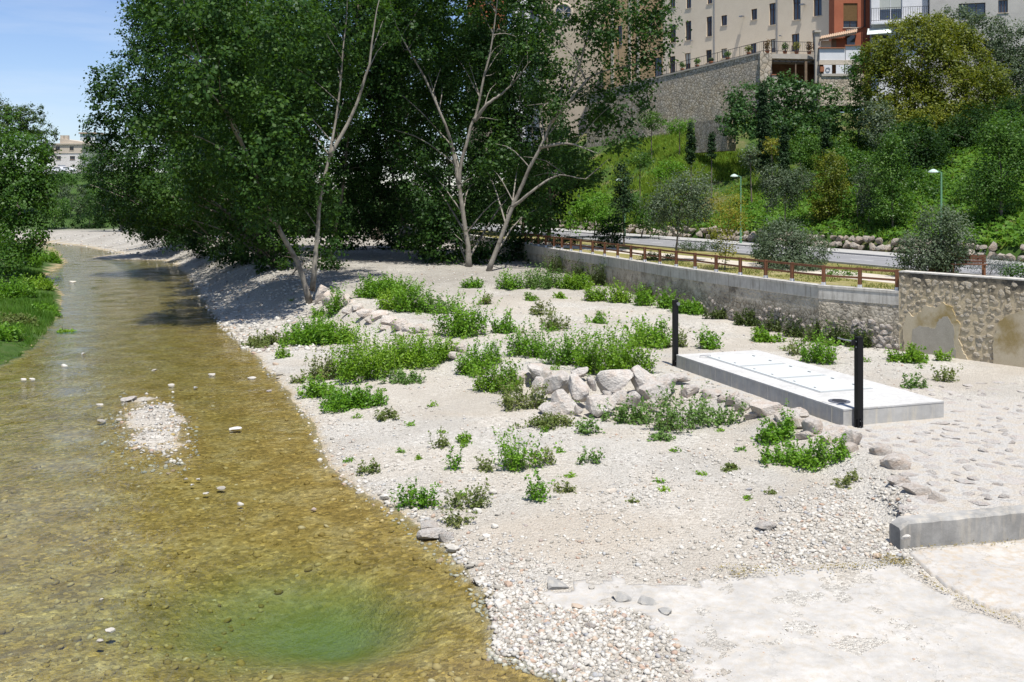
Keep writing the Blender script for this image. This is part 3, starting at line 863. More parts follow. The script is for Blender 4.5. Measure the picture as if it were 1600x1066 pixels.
def pebbles_at(X, Y, R, zoff=.25, shape=None):
    n = len(X)
    V0, F0 = shape or ICO[1]
    k_ = len(V0)
    J = V0[None] * (1 + RG.uniform(-.28, .22, (n, k_, 1)))
    S = np.stack([R, R * RG.uniform(.6, 1, n), R * RG.uniform(.35, .75, n)], -1)
    J = J * S[:, None, :]
    a = RG.uniform(0, 2 * np.pi, n); ca_, sa_ = np.cos(a)[:, None], np.sin(a)[:, None]
    tl = RG.normal(0, .35, n)[:, None]
    x = J[..., 0] * ca_ - J[..., 1] * sa_; y = J[..., 0] * sa_ + J[..., 1] * ca_
    z = J[..., 2] + x * tl * .6
    Z = ground_h(X, Y) + S[:, 2] * zoff
    V = np.stack([x + X[:, None], y + Y[:, None], z + Z[:, None]], -1).reshape(-1, 3)
    Fc = (F0[None] + k_ * np.arange(n)[:, None, None]).reshape(-1, 3)
    return V, Fc
def sizes(n, a, b, p=2.2):
    return a + (b - a) * RG.random(n) ** p
xs_, ys_, rs_ = [], [], []
def sow(n, px0, px1, py0, py1, z, r0, r1, ok=None, p=2.2):
    px = RG.uniform(px0, px1, n); py = RG.uniform(py0, py1, n)
    Y = F * (CAMZ - z) / (py - HOR); X = (px - 800) / F * Y
    m = np.ones(n, bool)
    dR = poly_dist(X, Y, RIGHT_SHORE)
    m &= ok(px, py, X, Y, dR) if ok else (dR > -.25)
    loc = np.stack([X, Y], -1) - SA; s_, v_ = loc @ SU, loc @ SV
    m &= ~((s_ > -.3) & (s_ < SL + .2) & (v_ > -.2) & (v_ < SW + .2))
    xs_.append(X[m]); ys_.append(Y[m]); rs_.append(sizes(m.sum(), r0, r1, p))
ramp_out = lambda X, Y: ~(in_poly(X, Y, ramp_l) | in_poly(X, Y, ramp_r))
sow(9000, 760, 1110, 915, 1075, .2, .022, .085, lambda px, py, X, Y, d: (d > -.15) & ramp_out(X, Y) & ((px - 770) / 330 + .5 * fbm(X * .8, Y * .8, 3) < .55 + .5 * RG.random(len(X))))
sow(2600, 900, 1600, 960, 1075, .4, .010, .035, lambda px, py, X, Y, d: (1 - (px - 900) / 700 + .6 * fbm(X, Y, 3) > RG.random(len(X))))
sow(1100, 1000, 1600, 870, 1075, .45, .008, .028)
sow(6500, 340, 800, 500, 960, .08, .03, .10, lambda px, py, X, Y, d: (d > -.3) & (d < .3 + 1.3 * RG.random(len(X))))
sow(4500, 1090, 1440, 760, 885, .5, .022, .085, lambda px, py, X, Y, d: ramp_out(X, Y) & (poly_dist(X, Y, STEP_LINE) < .3) & (((px - 1330) / 190) ** 2 + ((py - 835) / 70) ** 2 + .5 * fbm(X, Y, 3) < RG.random(len(X)) * 1.1))
sow(15000, 420, 1450, 560, 900, .4, .015, .065, lambda px, py, X, Y, d: (d > -.1) & ramp_out(X, Y) & (poly_dist(X, Y, STEP_LINE) < .1) & (fbm(X * .7 + 3, Y * .7, 3) + .15 > RG.random(len(X)) * .9 - .3))
sow(3500, 480, 1420, 440, 640, 1.05, .03, .09, lambda px, py, X, Y, d: (d > .2) & (poly_dist(X, Y, STEP_LINE) > -.3) & (poly_dist(X, Y, WALL_LINE) < -.4))
sow(5000, 250, 500, 378, 530, .8, .05, .20, lambda px, py, X, Y, d: (d > -.3))
sow(2500, 480, 860, 375, 450, 1.5, .04, .12, lambda px, py, X, Y, d: (d > .3) & (poly_dist(X, Y, WALL_LINE) < -.4))
sow(3800, 130, 310, 600, 740, 0, .022, .10, lambda px, py, X, Y, d: ((X + 13.3 + .42 * (Y - 37)) / 1.5) ** 2 + ((Y - 36.5) / 5.6) ** 2 + .9 * fbm(X * .9, Y * .9, 3) < 1.5 * RG.random(len(X)) ** 1.5)
sow(9000, 440, 1440, 470, 880, .6, .03, .085, lambda px, py, X, Y, d: (d > .1) & ramp_out(X, Y) & (poly_dist(X, Y, WALL_LINE) < -.5) & ~((X > 8.6) & (poly_dist(X, Y, STEP_LINE) > .1) & (Y < 35)) & (fbm(X * .5 + 11, Y * .5, 4) > .02 + .25 * RG.random(len(X))), 2.6)
sow(700, 40, 300, 374, 406, .3, .08, .30, lambda px, py, X, Y, d: d > -1.5)
PX = np.concatenate(xs_); PY = np.concatenate(ys_); PR = np.concatenate(rs_)
sm_ = PR < .0019 * PY
V, Fc = pebbles_at(PX[~sm_], PY[~sm_], PR[~sm_])
V2, Fc2 = pebbles_at(PX[sm_], PY[sm_], PR[sm_], .25, OCT)
Fc = np.concatenate([Fc, Fc2 + len(V)]); V = np.concatenate([V, V2])
tag(fast_mesh("gravel", V, Fc, M_STONE), "loose pale river pebbles strewn over the bank", None, None, "stuff")

xs_, ys_, rs_ = [], [], []
sow(2600, 0, 800, 440, 1075, 0, .03, .12, lambda px, py, X, Y, d: (d < -.1) & (np.hypot(X + 3, Y - 20.4) > 2.6), 2.5)
PX = np.concatenate(xs_); PY = np.concatenate(ys_); PR = np.concatenate(rs_)
V, Fc = pebbles_at(PX, PY, PR, .1)
_t = MT("algae_stone"); _g = _t.n("NewGeometry")
M_ALGAE = _t.done(_t.pbsdf(_t.ramp(_g.outputs['Random Per Island'], (0, (.19, .135, .04)), (.5, (.29, .21, .065)), (.9, (.38, .30, .14)), (1, (.46, .39, .25))), .8, .2))
tag(fast_mesh("river_pebbles", V, Fc, M_ALGAE), "algae coated stones lying on the river bed", None, None, "stuff")

# dry leaf litter in the ramp's crack
M_LITTER = leaf_mat("dry_leaves", (.16, .12, .04), (.22, .18, .06), (.32, .26, .12), .7, .1, .2)
q = []
for (a, c, n, sp) in (((1300,884),(1420,882),200,.07),((1380,872),(1415,882),260,.12),((1430,890),(1480,926),50,.03),((1480,926),(1545,954),26,.03),((1545,954),(1600,972),24,.03),((1120,880),(1300,890),200,.14),((1430,862),(1600,848),90,.12),((1150,890),(1170,888),60,.12)):
    A = at_z(*a, .45); B = at_z(*c, .45); tt = RG.random(n)[:, None]
    q.append((A * (1 - tt) + B * tt)[:, :2] + RG.normal(0, sp, (n, 2)))
q = np.concatenate(q); q = np.c_[q, ground_h(q[:, 0], q[:, 1]) + .085]
LV = leaf_quads(q, .045, np.tile((0, 0, 1.5), (len(q), 1)), .6)
tag(fast_mesh("leaf_litter", LV, quads_of(len(q)), M_LITTER), "dry leaves caught along the ramp joint", None, None, "stuff")

# ------------------------------------------------------------------ promenade, road, hillside
def P2(u, n):
    return NV * n + UV * u
def turf_material(name, a, b, c, scale=.6):
    t = MT(name); co = t.coord()
    n1 = t.noise(scale, 6, .65, co); n2 = t.noise(9, 4, .6, co)
    col = t.ramp(n1.outputs['Fac'], (.32, a), (.5, b), (.66, c))
    col = t.mix(.6, col, t.ramp(n2.outputs['Fac'], (.25, .5), (.75, 1.15)), 'MULTIPLY')
    return t.done(t.pbsdf(col, .95, .1, t.bump(n2.outputs['Fac'], .8, .08)))
M_LAWN = turf_material("dry_lawn", (.17, .17, .05), (.22, .20, .07), (.32, .27, .15))
M_HILL = turf_material("hill_turf", (.030, .060, .012), (.05, .095, .018), (.17, .145, .075), .25)
M_SAND = rough_mat("sand_path", (.46, .41, .33), (.55, .50, .42), 1.5, .3, .02)
M_ASPH = rough_mat("asphalt", (.20, .20, .205), (.26, .26, .265), .8, .2, .01, .85, 60)
M_WALKWAY = rough_mat("pavement_concrete", (.34, .335, .32), (.42, .41, .39), 1.0)
M_PAINT = rough_mat("road_paint", (.70, .70, .68), (.78, .78, .76), 4, .1, .005)

prom_poly = [(30.3, 33.2), (22.6, 43.0)] + [(x + .12, y + .05) for x, y in WALL_LINE] + [tuple(P2(150, 62)), tuple(P2(-45, 62))]
me = bpy.data.meshes.new("promenade_ground")
me.from_pydata([(x, y, PROM_Z) for x, y in prom_poly], [], [tuple(range(len(prom_poly)))[::-1]])
structure(link("promenade_ground", me, M_LAWN))
def strip(name, n0, n1, u0, u1, z, m, wav=0.0, step=2.0):
    us = np.arange(u0, u1 + .1, step)
    V = []
    for u in us:
        w0 = wav * math.sin(u * .21); w1 = wav * math.sin(u * .17 + 1)
        V.append((*P2(u, n0 + w0), z)); V.append((*P2(u, n1 + w1), z))
    Fq = [(2*i, 2*i + 1, 2*i + 3, 2*i + 2) for i in range(len(us) - 1)]
    return structure(MB().add(V, Fq).build(name, m))
strip("sand_path", 39.7, 43.2, -40, 90, PROM_Z + .004, M_SAND, .25)
strip("road", 47.7, 55.2, -45, 140, PROM_Z + .008, M_ASPH)
for n_, w_ in ((48.1, .12), (54.8, .12)):
    strip("road_edge_line", n_, n_ + w_, -45, 140, PROM_Z + .013, M_PAINT)
for k in range(40):
    strip("road_dash", 51.4, 51.52, -40 + k * 4.4, -40 + k * 4.4 + 2.2, PROM_Z + .013, M_PAINT, 0, 2.2)
kb = MB()
for n_ in (47.55, 55.28):
    a = P2(-45, n_); c = P2(140, n_)
    kb = MB().bar((*a, PROM_Z + .06), (*c, PROM_Z + .06), .16, .14)
    structure(kb.build("road_kerb", M_WALKWAY))
w = MB()
a = [P2(-45, 55.36), P2(140, 55.36), P2(140, 58.6), P2(-45, 58.6)]
w.prism([tuple(p) for p in a], PROM_Z - .1, PROM_Z + .12)
structure(w.build("pavement", M_WALKWAY))

def hill_h(x, y):
    n = x * NV[0] + y * NV[1]; u = x * UV[0] + y * UV[1]
    ntop = 87 + 11 * sstep(108, 97, u)
    t = (n - 59.3) / (ntop - 59.3)
    z = PROM_Z + .75 + 14.6 * np.clip(t, 0, 1) ** .95
    z = z + (.55 * fbm(x * .16, y * .16, 4) + .18 * fbm(x * .6, y * .6, 3)) * sstep(0, .08, t) * sstep(1.05, .9, t)
    return np.where(n < 59.3, PROM_Z - .5, z)
us = np.arange(-45, 160, 1.0); nn = np.concatenate([np.arange(58.9, 100, .8), np.arange(101, 160, 6)])
UU, NN = np.meshgrid(us, nn)
HX = NV[0] * NN + UV[0] * UU; HY = NV[1] * NN + UV[1] * UU
HZ = hill_h(HX, HY)
ii = np.arange(HX.size).reshape(HX.shape)
hq = np.stack([ii[:-1, :-1], ii[1:, :-1], ii[1:, 1:], ii[:-1, 1:]], -1).reshape(-1, 4)
hill = structure(fast_mesh("hillside", np.stack([HX, HY, HZ], -1).reshape(-1, 3), hq, M_HILL, None, True))
def hz(x, y): return float(hill_h(np.array([x]), np.array([y]))[0])

# boulder wall at the foot of the hill
M_BOULDER = rock_material("boulder", (.34, .305, .26), (.34, .265, .195), (.13, .12, .105), .5)
rb = random.Random(9)
p0 = P2(70, 58.9)
bw = empty("boulder_wall", (*p0, PROM_Z), "low wall of rounded boulders along the far side of the road", "boulder wall")
for row, (zc, s0) in enumerate(((PROM_Z + .38, .52), (PROM_Z + .92, .44))):
    u = 38.0
    while u < 128:
        s = s0 * rb.uniform(.7, 1.2)
        q = P2(u, 59.0 + .35 * row + rb.uniform(-.1, .1))
        if rb.random() > .05 + .12 * row:
            put_rock("rock", bw, (q[0], q[1], zc + rb.uniform(-.1, .12)), (s, s * .8, s * rb.uniform(.7, .95)), rb.uniform(0, 6), rb.randrange(14), 2, M_BOULDER, (rb.uniform(-.3, .3), rb.uniform(-.3, .3)))
        u += s * 1.75

# ------------------------------------------------------------------ promenade retaining wall
def wall_material():
    t = MT("old_retaining_wall"); co = t.coord()
    z = t.n("SeparateXYZ", Vector=co).outputs[2]
    n1 = t.noise(.9, 6, .7, co); n2 = t.noise(5, 6, .7, co); n3 = t.noise(40, 3, .6, co)
    sv = t.n("Mapping", Vector=t.n("TexCoord").outputs['Object']); sv.inputs['Scale'].default_value = (.8, .8, .9)
    n4 = t.noise(1.3, 6, .7, sv)
    vo = t.voro(4.2, 'DISTANCE_TO_EDGE', co); vc = t.voro(4.2, 'F1', co)
    stone = t.mix(t.n("SeparateColor", Color=vc.outputs['Color']).outputs[0], (.36, .31, .235), (.50, .445, .35))
    stone = t.mix(t.ramp(vo.outputs['Distance'], (.0, 1.0), (.07, 0.0)), stone, (.10, .09, .07))
    plas = t.mix(t.ramp(n1.outputs['Fac'], (.35, 0.0), (.62, 1.0)), (.48, .425, .335), (.62, .56, .46))
    plas = t.mix(t.ramp(n4.outputs['Fac'], (.48, 0.0), (.66, .85)), plas, (.15, .13, .10))
    zz = t.math('ADD', z, t.math('MULTIPLY', t.math('SUBTRACT', n1.outputs['Fac'], .5), 2.2))
    c = t.mix(t.ramp(t.math('DIVIDE', zz, 4.0), (.56, 1.0), (.66, 0.0)), plas, stone)
    c = t.mix(.55, c, t.ramp(n2.outputs['Fac'], (.3, .5), (.7, 1.1)), 'MULTIPLY')
    h = t.math('ADD', n2.outputs['Fac'], t.math('MULTIPLY', vo.outputs['Distance'], 1.2))
    return t.done(t.pbsdf(c, .92, .15, t.bump(h, 1.0, .12)))
M_RWALL = wall_material()
M_COPING = concrete_material("coping", (.46, .435, .385), (.60, .575, .52), (.26, .235, .195), 0, .57)
def thick_line(pts, t0, t1, z0, z1, m, name, parent, sub=.6):
    """wall following a plan polyline; offsets t0..t1 to its right"""
    P = [np.array(pts[0], float)]
    for a, c in zip(pts[:-1], pts[1:]):
        a = np.array(a, float); c = np.array(c, float); k = max(1, int(np.linalg.norm(c - a) / sub))
        for i in range(1, k + 1): P.append(a + (c - a) * i / k)
    P = np.array(P); T = np.gradient(P, axis=0); T /= np.linalg.norm(T, axis=1)[:, None]
    R = np.stack([T[:, 1], -T[:, 0]], -1)
    A = P + R * t0; B = P + R * t1; n = len(P)
    if np.ndim(z1): z1 = np.interp(np.cumsum(np.r_[0, np.linalg.norm(np.diff(P, axis=0), axis=1)]), np.cumsum(np.r_[0, [math.dist(a, c) for a, c in zip(pts[:-1], pts[1:])]]), z1)
    if np.ndim(z0): z0 = z1 - z0[0]
    V = np.concatenate([np.c_[A, np.full(n, z0)], np.c_[A, np.full(n, z1)], np.c_[B, np.full(n, z1)], np.c_[B, np.full(n, z0)]])
    fs = []
    for i in range(n - 1):
        for k in range(4):
            k2 = (k + 1) % 4
            fs.append((k*n + i, k2*n + i, k2*n + i + 1, k*n + i + 1))
    fs.append((0, 3*n, 2*n, n)); fs.append((n - 1, 2*n - 1, 3*n - 1, 4*n - 1))
    fs = [f[::-1] for f in fs]
    return MB().add(V, fs).build(name, m, parent)
rw = empty("retaining_wall", (18.5, 47.6, .9), "long grey plastered retaining wall below the wooden fence", "retaining wall")
thick_line(WALL_LINE, 0, .7, .2, PROM_Z - .06, M_RWALL, "wall_body", rw)
thick_line(WALL_LINE, -.05, .55, PROM_Z - .06, PROM_Z + .06, M_COPING, "coping", rw)
thick_line(WALL_LINE, -.025, .3, PROM_Z - .62, PROM_Z - .062, M_COPING, "plaster_band", rw)
# bare rubble showing at the wall's foot
def along(pts, d):
    for a, c in zip(pts[:-1], pts[1:]):
        a = np.array(a, float); c = np.array(c, float); L = np.linalg.norm(c - a)
        if d <= L:
            tdir = (c - a) / L
            return a + tdir * d, tdir
        d -= L
    return c, tdir
rq = random.Random(31)
for k in range(150):
    d = rq.uniform(.1, 22) if k > 34 else rq.uniform(.1, 2.3)
    p, td = along(WALL_LINE, d)
    z = rq.uniform(1.0, 2.0 + .3 * math.sin(d)) if k > 34 else rq.uniform(1.0, 2.2)
    s = rq.uniform(.11, .2) if k > 34 else rq.uniform(.16, .26)
    put_rock("stone", rw, (p[0], p[1], z), (s * 1.2, .09, s * .85), math.atan2(td[1], td[0]), rq.randrange(14), 1, M_ROCK_PINK, (0, rq.uniform(-.2, .2)))

# ------------------------------------------------------------------ rubble stone wall on the right
M_WSTONE = rock_material("wall_stone", (.58, .51, .39), (.58, .47, .30), (.28, .25, .21), .5)
def mortar_wall_material():
    t = MT("wall_mortar"); co = t.coord(); z = t.n("SeparateXYZ", Vector=co).outputs[2]
    n1 = t.noise(1.0, 6, .7, co); n2 = t.noise(12, 5, .7, co)
    c = t.ramp(n1.outputs['Fac'], (.3, (.44, .37, .26)), (.5, (.52, .43, .29)), (.7, (.54, .44, .27)))
    wet = t.ramp(t.math('ADD', t.math('DIVIDE', z, 5.0), t.math('MULTIPLY', t.math('SUBTRACT', n1.outputs['Fac'], .5), .7)), (.74, 0.0), (.92, 1.0))
    c = t.mix(wet, c, (.085, .078, .065))
    c = t.mix(.5, c, t.ramp(n2.outputs['Fac'], (.3, .55), (.7, 1.1)), 'MULTIPLY')
    return t.done(t.pbsdf(c, .95, .1, t.bump(n2.outputs['Fac'], .7, .05)))
M_WMORT = mortar_wall_material()
M_PLAST = rough_mat("stained_plaster", (.46, .385, .26), (.54, .465, .33), 1.4, .35, .02, .92, 30, (.33, .25, .11))
M_PLAST2 = rough_mat("grey_render", (.33, .30, .24), (.42, .38, .31), 1.8, .4, .03, .92, 25)
sw = empty("stone_wall", (18.5, 47.6, 1.0), "tall rubble stone wall with patches of old plaster", "stone wall")
SWT = 4.66
thick_line(STONE_WALL[::-1], 0, .65, .2, SWT, M_WMORT, "mortar_core", sw)
thick_line(STONE_WALL[::-1], -.03, .68, SWT, SWT + .06, M_COPING, "coping", sw)
sd = np.array(STONE_WALL[1]) - np.array(STONE_WALL[0]); sd = sd / np.linalg.norm(sd); sn = np.array((sd[1], -sd[0])) * 1.0
if sn[1] > 0: sn = -sn
def wface(s, z, out=0.0):
    p = np.array(STONE_WALL[0]) + sd * s + sn * out
    return np.array((p[0], p[1], z))
def whit(px, py):
    k = (px - 800) / F; P0 = np.array(STONE_WALL[0])
    s = (k * P0[1] - P0[0]) / (sd[0] - k * sd[1])
    Y = P0[1] + sd[1] * s
    return s, CAMZ + (HOR - py) / F * Y
def wall_patch(pts, out, m, name, parent=None):
    Q = [whit(*p) for p in pts]
    # roughen the outline
    R = []
    for i in range(len(Q)):
        a = np.array(Q[i]); c = np.array(Q[(i + 1) % len(Q)])
        for k in range(5):
            t_ = k / 5; R.append(a + (c - a) * t_ + np.random.default_rng(int(1000 * a[0] + k)).normal(0, .025, 2))
    n = len(R)
    V = [wface(s, z, out) for s, z in R] + [wface(s, z, -.02) for s, z in R]
    fs = [tuple(range(n)), tuple(range(n, 2*n))[::-1]] + [(i, n + i, n + (i+1) % n, (i+1) % n) for i in range(n)]
    return MB().add(V, fs).build(name, m, parent or sw), R
patch1 = [(1410,574),(1414,540),(1411,512),(1420,486),(1428,496),(1436,490),(1446,478),(1462,480),(1475,473),(1490,481),(1493,497),(1501,507),(1498,530),(1506,548),(1512,560),(1516,585),(1440,580)]
patch2 = [(1556,590),(1552,540),(1560,505),(1575,492),(1600,486),(1680,480),(1700,600),(1600,600)]
pa, R1 = wall_patch(patch1, .07, M_PLAST, "plaster_patch")
pb, R2 = wall_patch(patch2, .06, M_PLAST, "plaster_patch")
wall_patch([(1422,572),(1428,515),(1440,509),(1462,513),(1468,498),(1482,494),(1492,510),(1496,560),(1500,576)], .085, M_PLAST2, "render_scar", pa)
rw2 = random.Random(17)
s_max = 6.3; placed = []
z = 1.05; row = 0
count = 0
while z < SWT - .08:
    s = .12 + (row % 2) * .15 + rw2.uniform(-.1, .1)
    while s < s_max:
        q = rw2.uniform(.11, .22)
        zz = z + rw2.uniform(-.1, .1); ss = s + rw2.uniform(-.08, .08)
        inside = in_poly(np.array([ss]), np.array([zz]), [tuple(r) for r in R1])[0] or in_poly(np.array([ss]), np.array([zz]), [tuple(r) for r in R2])[0]
        if not inside and count < 300 and rw2.random() > .06:
            p = wface(ss, zz, .0)
            put_rock("stone", sw, p, (q * rw2.uniform(.9, 1.3), rw2.uniform(.035, .065), q * rw2.uniform(.7, 1.05)), math.atan2(sd[1], sd[0]), rw2.randrange(14), 1, M_WSTONE, (0, rw2.uniform(-.5, .5)))
            count += 1
        s += q * 1.45 + rw2.uniform(.03, .10)
    z += .255; row += 1

# ------------------------------------------------------------------ wooden rail fence
M_WOOD = rough_mat("rusty_brown_wood", (.16, .070, .036), (.23, .105, .055), 3, .2, .01, .7, 30)
M_SHOE = plain("white_post_shoe", (.62, .63, .64), .5)
post_px = [1402,1343.6,1286.8,1237.8,1196.3,1156.7,1119,1086,1056.7,1031,1007.5,986,965,944.7,926,907.5,892,878,865.6,853,841,830,821]
dense = []
for d in np.arange(0, 62, .05):
    p, td = along(WALL_LINE, d); dense.append((*(p + np.array((td[1], -td[0])) * .25), math.atan2(td[1], td[0])))
dense = np.array(dense); ratio = dense[:, 0] / dense[:, 1] * F + 800
fence = empty("rail_fence", (18.3, 47.6, PROM_Z), "rust brown two-rail wooden fence on top of the retaining wall", "fence")
tops = []
for px in post_px:
    i = int(np.argmin(abs(ratio - px))); x, y, a = dense[i]
    pm = MB().box((x, y, PROM_Z + .63), (.15, .15, .86), None, a).build("post", M_WOOD, fence)
    MB().box((x, y, PROM_Z + .13), (.17, .17, .16), None, a).build("post_shoe", M_SHOE, pm)
    tops.append((x, y, a))
for (x0, y0, a0), (x1, y1, a1) in zip(tops[:-1], tops[1:]):
    for h_, s_ in ((.98, .11), (.55, .10)):
        d = np.array((x1 - x0, y1 - y0)); d /= np.linalg.norm(d)
        MB().bar((x0 + d[0]*.07, y0 + d[1]*.07, PROM_Z + h_), (x1 - d[0]*.07, y1 - d[1]*.07, PROM_Z + h_ + rq.uniform(-.015, .015)), .07, s_).build("rail", M_WOOD, fence)

# ------------------------------------------------------------------ street lamps, bench, planter
M_LAMPGREEN = plain("green_lamp_paint", (.14, .30, .17), .45, .5)
M_LAMPHEAD = plain("pale_lamp_head", (.48, .60, .52), .35, .5)
M_GLASSL = plain("lamp_glass", (.7, .72, .7), .2, .6)
def street_lamp(px, py_base, label, H=6.1):
    p = at_z(px, py_base, PROM_Z + .12); z0 = PROM_Z + .12
    r = empty("street_lamp", (p[0], p[1], z0), label, "street lamp", "green street lamps along the road")
    MB().lathe((p[0], p[1], z0), [(.13, 0), (.13, .5), (.10, .55), (.085, 1.2), (.06, H)], 10).build("pole", M_LAMPGREEN, r)
    a = -UV[0]
    arm = np.array((-.62, -.1))
    MB().tube([(p[0], p[1], z0 + H - .05), (p[0] + arm[0]*.4, p[1] + arm[1]*.4, z0 + H + .06), (p[0] + arm[0]*.8, p[1] + arm[1]*.8, z0 + H + .05)], .035, 6).build("arm", M_LAMPGREEN, r)
    hc = (p[0] + arm[0], p[1] + arm[1], z0 + H - .02)
    hd = MB().lathe(hc, [(.36, 0), (.34, .06), (.24, .15), (.10, .22), (.03, .24)], 14).build("lamp_head", M_LAMPHEAD, r)
    MB().lathe((hc[0], hc[1], hc[2] - .05), [(.12, 0), (.26, .03), (.30, .05)], 14).build("diffuser", M_GLASSL, hd)
street_lamp(1157.5, 380, "green street lamp standing behind the yellowish sapling, left of the pair")
street_lamp(1471, 402, "green street lamp rising above the round bush near the bench")
street_lamp(976, 369, "small far street lamp half hidden by the dark young tree", 5.9)

M_BENCHW = rough_mat("bench_wood", (.12, .055, .03), (.18, .085, .05), 3, .2, .01, .7, 30)
M_CORTEN = rough_mat("rust_steel", (.20, .085, .04), (.28, .13, .07), 2, .2, .01, .8, 25)
def bench():
    p = at_z(1540, 440, PROM_Z); c = np.array((p[0], p[1] + 2.0)); 
    c = c * 1.0
    rz = math.atan2(-.30, 1.0)
    r = empty("bench", (c[0], c[1], PROM_Z), "dark wooden bench with backrest behind the stone wall", "bench")
    ca_, sa_ = math.cos(rz), math.sin(rz)
    def M(Pt):
        Pt = np.asarray(Pt, float)
        return np.c_[c[0] + Pt[:, 0]*ca_ - Pt[:, 1]*sa_, c[1] + Pt[:, 0]*sa_ + Pt[:, 1]*ca_, PROM_Z + Pt[:, 2]]
    for k in range(4): MB().box((0, -.22 + .14*k, .78), (1.9, .12, .05), M).build("seat_slat", M_BENCHW, r)
    for k in range(3): MB().box((0, .34 + .02*k, .92 + .15*k), (1.9, .04, .13), M).build("back_slat", M_BENCHW, r)
    for sx in (-.8, .8):
        MB().box((sx, -.18, .376), (.1, .1, .752), M).build("leg", M_CORTEN, r)
        MB().box((sx, .4, .65), (.1, .06, 1.3), M).build("leg", M_CORTEN, r)
    return r
bench()
p = at_z(1487, 436, PROM_Z)
pl = empty("planter", (p[0], p[1] + 1.6, PROM_Z), "rusty steel planter box beside the bench", "planter")
MB().prism([(p[0]-.42, p[1]+1.2), (p[0]+.42, p[1]+1.15), (p[0]+.42, p[1]+2.0), (p[0]-.42, p[1]+2.05)], PROM_Z, PROM_Z + 1.35).build("box", M_CORTEN, pl)
MB().prism([(p[0]-.38, p[1]+1.25), (p[0]+.38, p[1]+1.2), (p[0]+.38, p[1]+1.95), (p[0]-.38, p[1]+2.0)], PROM_Z + 1.35, PROM_Z + 1.38).build("soil", plain("soil", (.05, .035, .02), .9), pl)

# ------------------------------------------------------------------ trees
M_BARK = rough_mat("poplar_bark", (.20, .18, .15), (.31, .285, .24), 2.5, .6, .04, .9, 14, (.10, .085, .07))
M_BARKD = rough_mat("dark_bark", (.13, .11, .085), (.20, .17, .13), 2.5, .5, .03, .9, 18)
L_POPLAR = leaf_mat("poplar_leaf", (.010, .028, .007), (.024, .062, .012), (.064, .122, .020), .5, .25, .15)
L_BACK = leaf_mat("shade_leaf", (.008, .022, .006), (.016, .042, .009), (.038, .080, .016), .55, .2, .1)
L_PLANE = leaf_mat("bank_tree_leaf", (.022, .060, .010), (.045, .105, .014), (.085, .165, .022), .45, .25)
L_PINE = leaf_mat("pine_needle", (.020, .042, .010), (.040, .075, .015), (.075, .115, .025), .6, .1, .2)
L_FIG = leaf_mat("fig_leaf", (.020, .055, .014), (.035, .085, .020), (.075, .140, .045), .45, .2)
L_GOLD = leaf_mat("golden_green_leaf", (.034, .060, .006), (.090, .115, .010), (.18, .185, .02), .5, .25)
L_OLIVE = leaf_mat("olive_leaf", (.035, .060, .026), (.065, .095, .050), (.12, .15, .095), .5, .2)
L_GREEN = leaf_mat("mid_green_leaf", (.022, .060, .010), (.045, .105, .014), (.090, .165, .024), .45, .25)
L_LIME = leaf_mat("lime_leaf", (.050, .125, .010), (.085, .19, .016), (.14, .26, .030), .5, .3)
L_YEL = leaf_mat("yellow_leaf", (.10, .12, .012), (.17, .17, .02), (.28, .25, .04), .5, .3)
L_CYP = leaf_mat("cypress_leaf", (.010, .028, .008), (.018, .045, .012), (.032, .068, .018), .6, .08, .2)
L_LAV = leaf_mat("lavender_leaf", (.06, .085, .06), (.11, .135, .12), (.19, .20, .24), .6, .15, .2)

TR = np.random.default_rng(101)

def smooth_path(pts, n=14):
    pts = np.array(pts, float); k = len(pts)
    t = np.linspace(0, k - 1, n)
    i = np.clip(t.astype(int), 0, k - 2); f = (t - i)[:, None]
    p0 = pts[np.maximum(i - 1, 0)]; p1 = pts[i]; p2 = pts[i + 1]; p3 = pts[np.minimum(i + 2, k - 1)]
    return .5 * (2*p1 + (p2 - p0)*f + (2*p0 - 5*p1 + 4*p2 - p3)*f**2 + (3*p1 - p0 - 3*p2 + p3)*f**3)

def crown_points(blobs, per_m2, clump_n, sigma, shell=.5, squash=.8):
    """leaf positions and outward normals of a crown made of clumps inside ellipsoids"""
    Ps, Ns, Cs = [], [], []
    for (c, r) in blobs:
        c = np.array(c, float); r = np.array(r, float)
        area = math.pi * (r[0] * r[2])
        nc = max(4, int(area * per_m2 / clump_n))
        d = TR.normal(size=(nc, 3)); d /= np.linalg.norm(d, axis=1)[:, None]
        rad = shell + (1.06 - shell) * TR.random(nc) ** .6
        rad = rad * (1 + .10 * np.sin(d[:, 0] * 7 + c[0]) + .10 * np.sin(d[:, 2] * 6 + c[1] * 3))
        cc = c + d * rad[:, None] * r
        sg = sigma * (.45 + .75 * TR.random(nc))
        off = TR.normal(size=(nc, clump_n, 3)); 
        off *= np.array((1, 1, squash)) * sg[:, None, None]
        P = cc[:, None, :] + off
        N = d[:, None, :] * .5 + off / (np.linalg.norm(off, axis=2)[..., None] + .2) * .6 + np.array((0, 0, .55))
        keep = TR.random((nc, clump_n)) < (.45 + .55 * TR.random(nc))[:, None]
        Ps.append(P[keep]); Ns.append(N[keep]); Cs.append(cc)
    return np.concatenate(Ps), np.concatenate(Ns), np.concatenate(Cs)

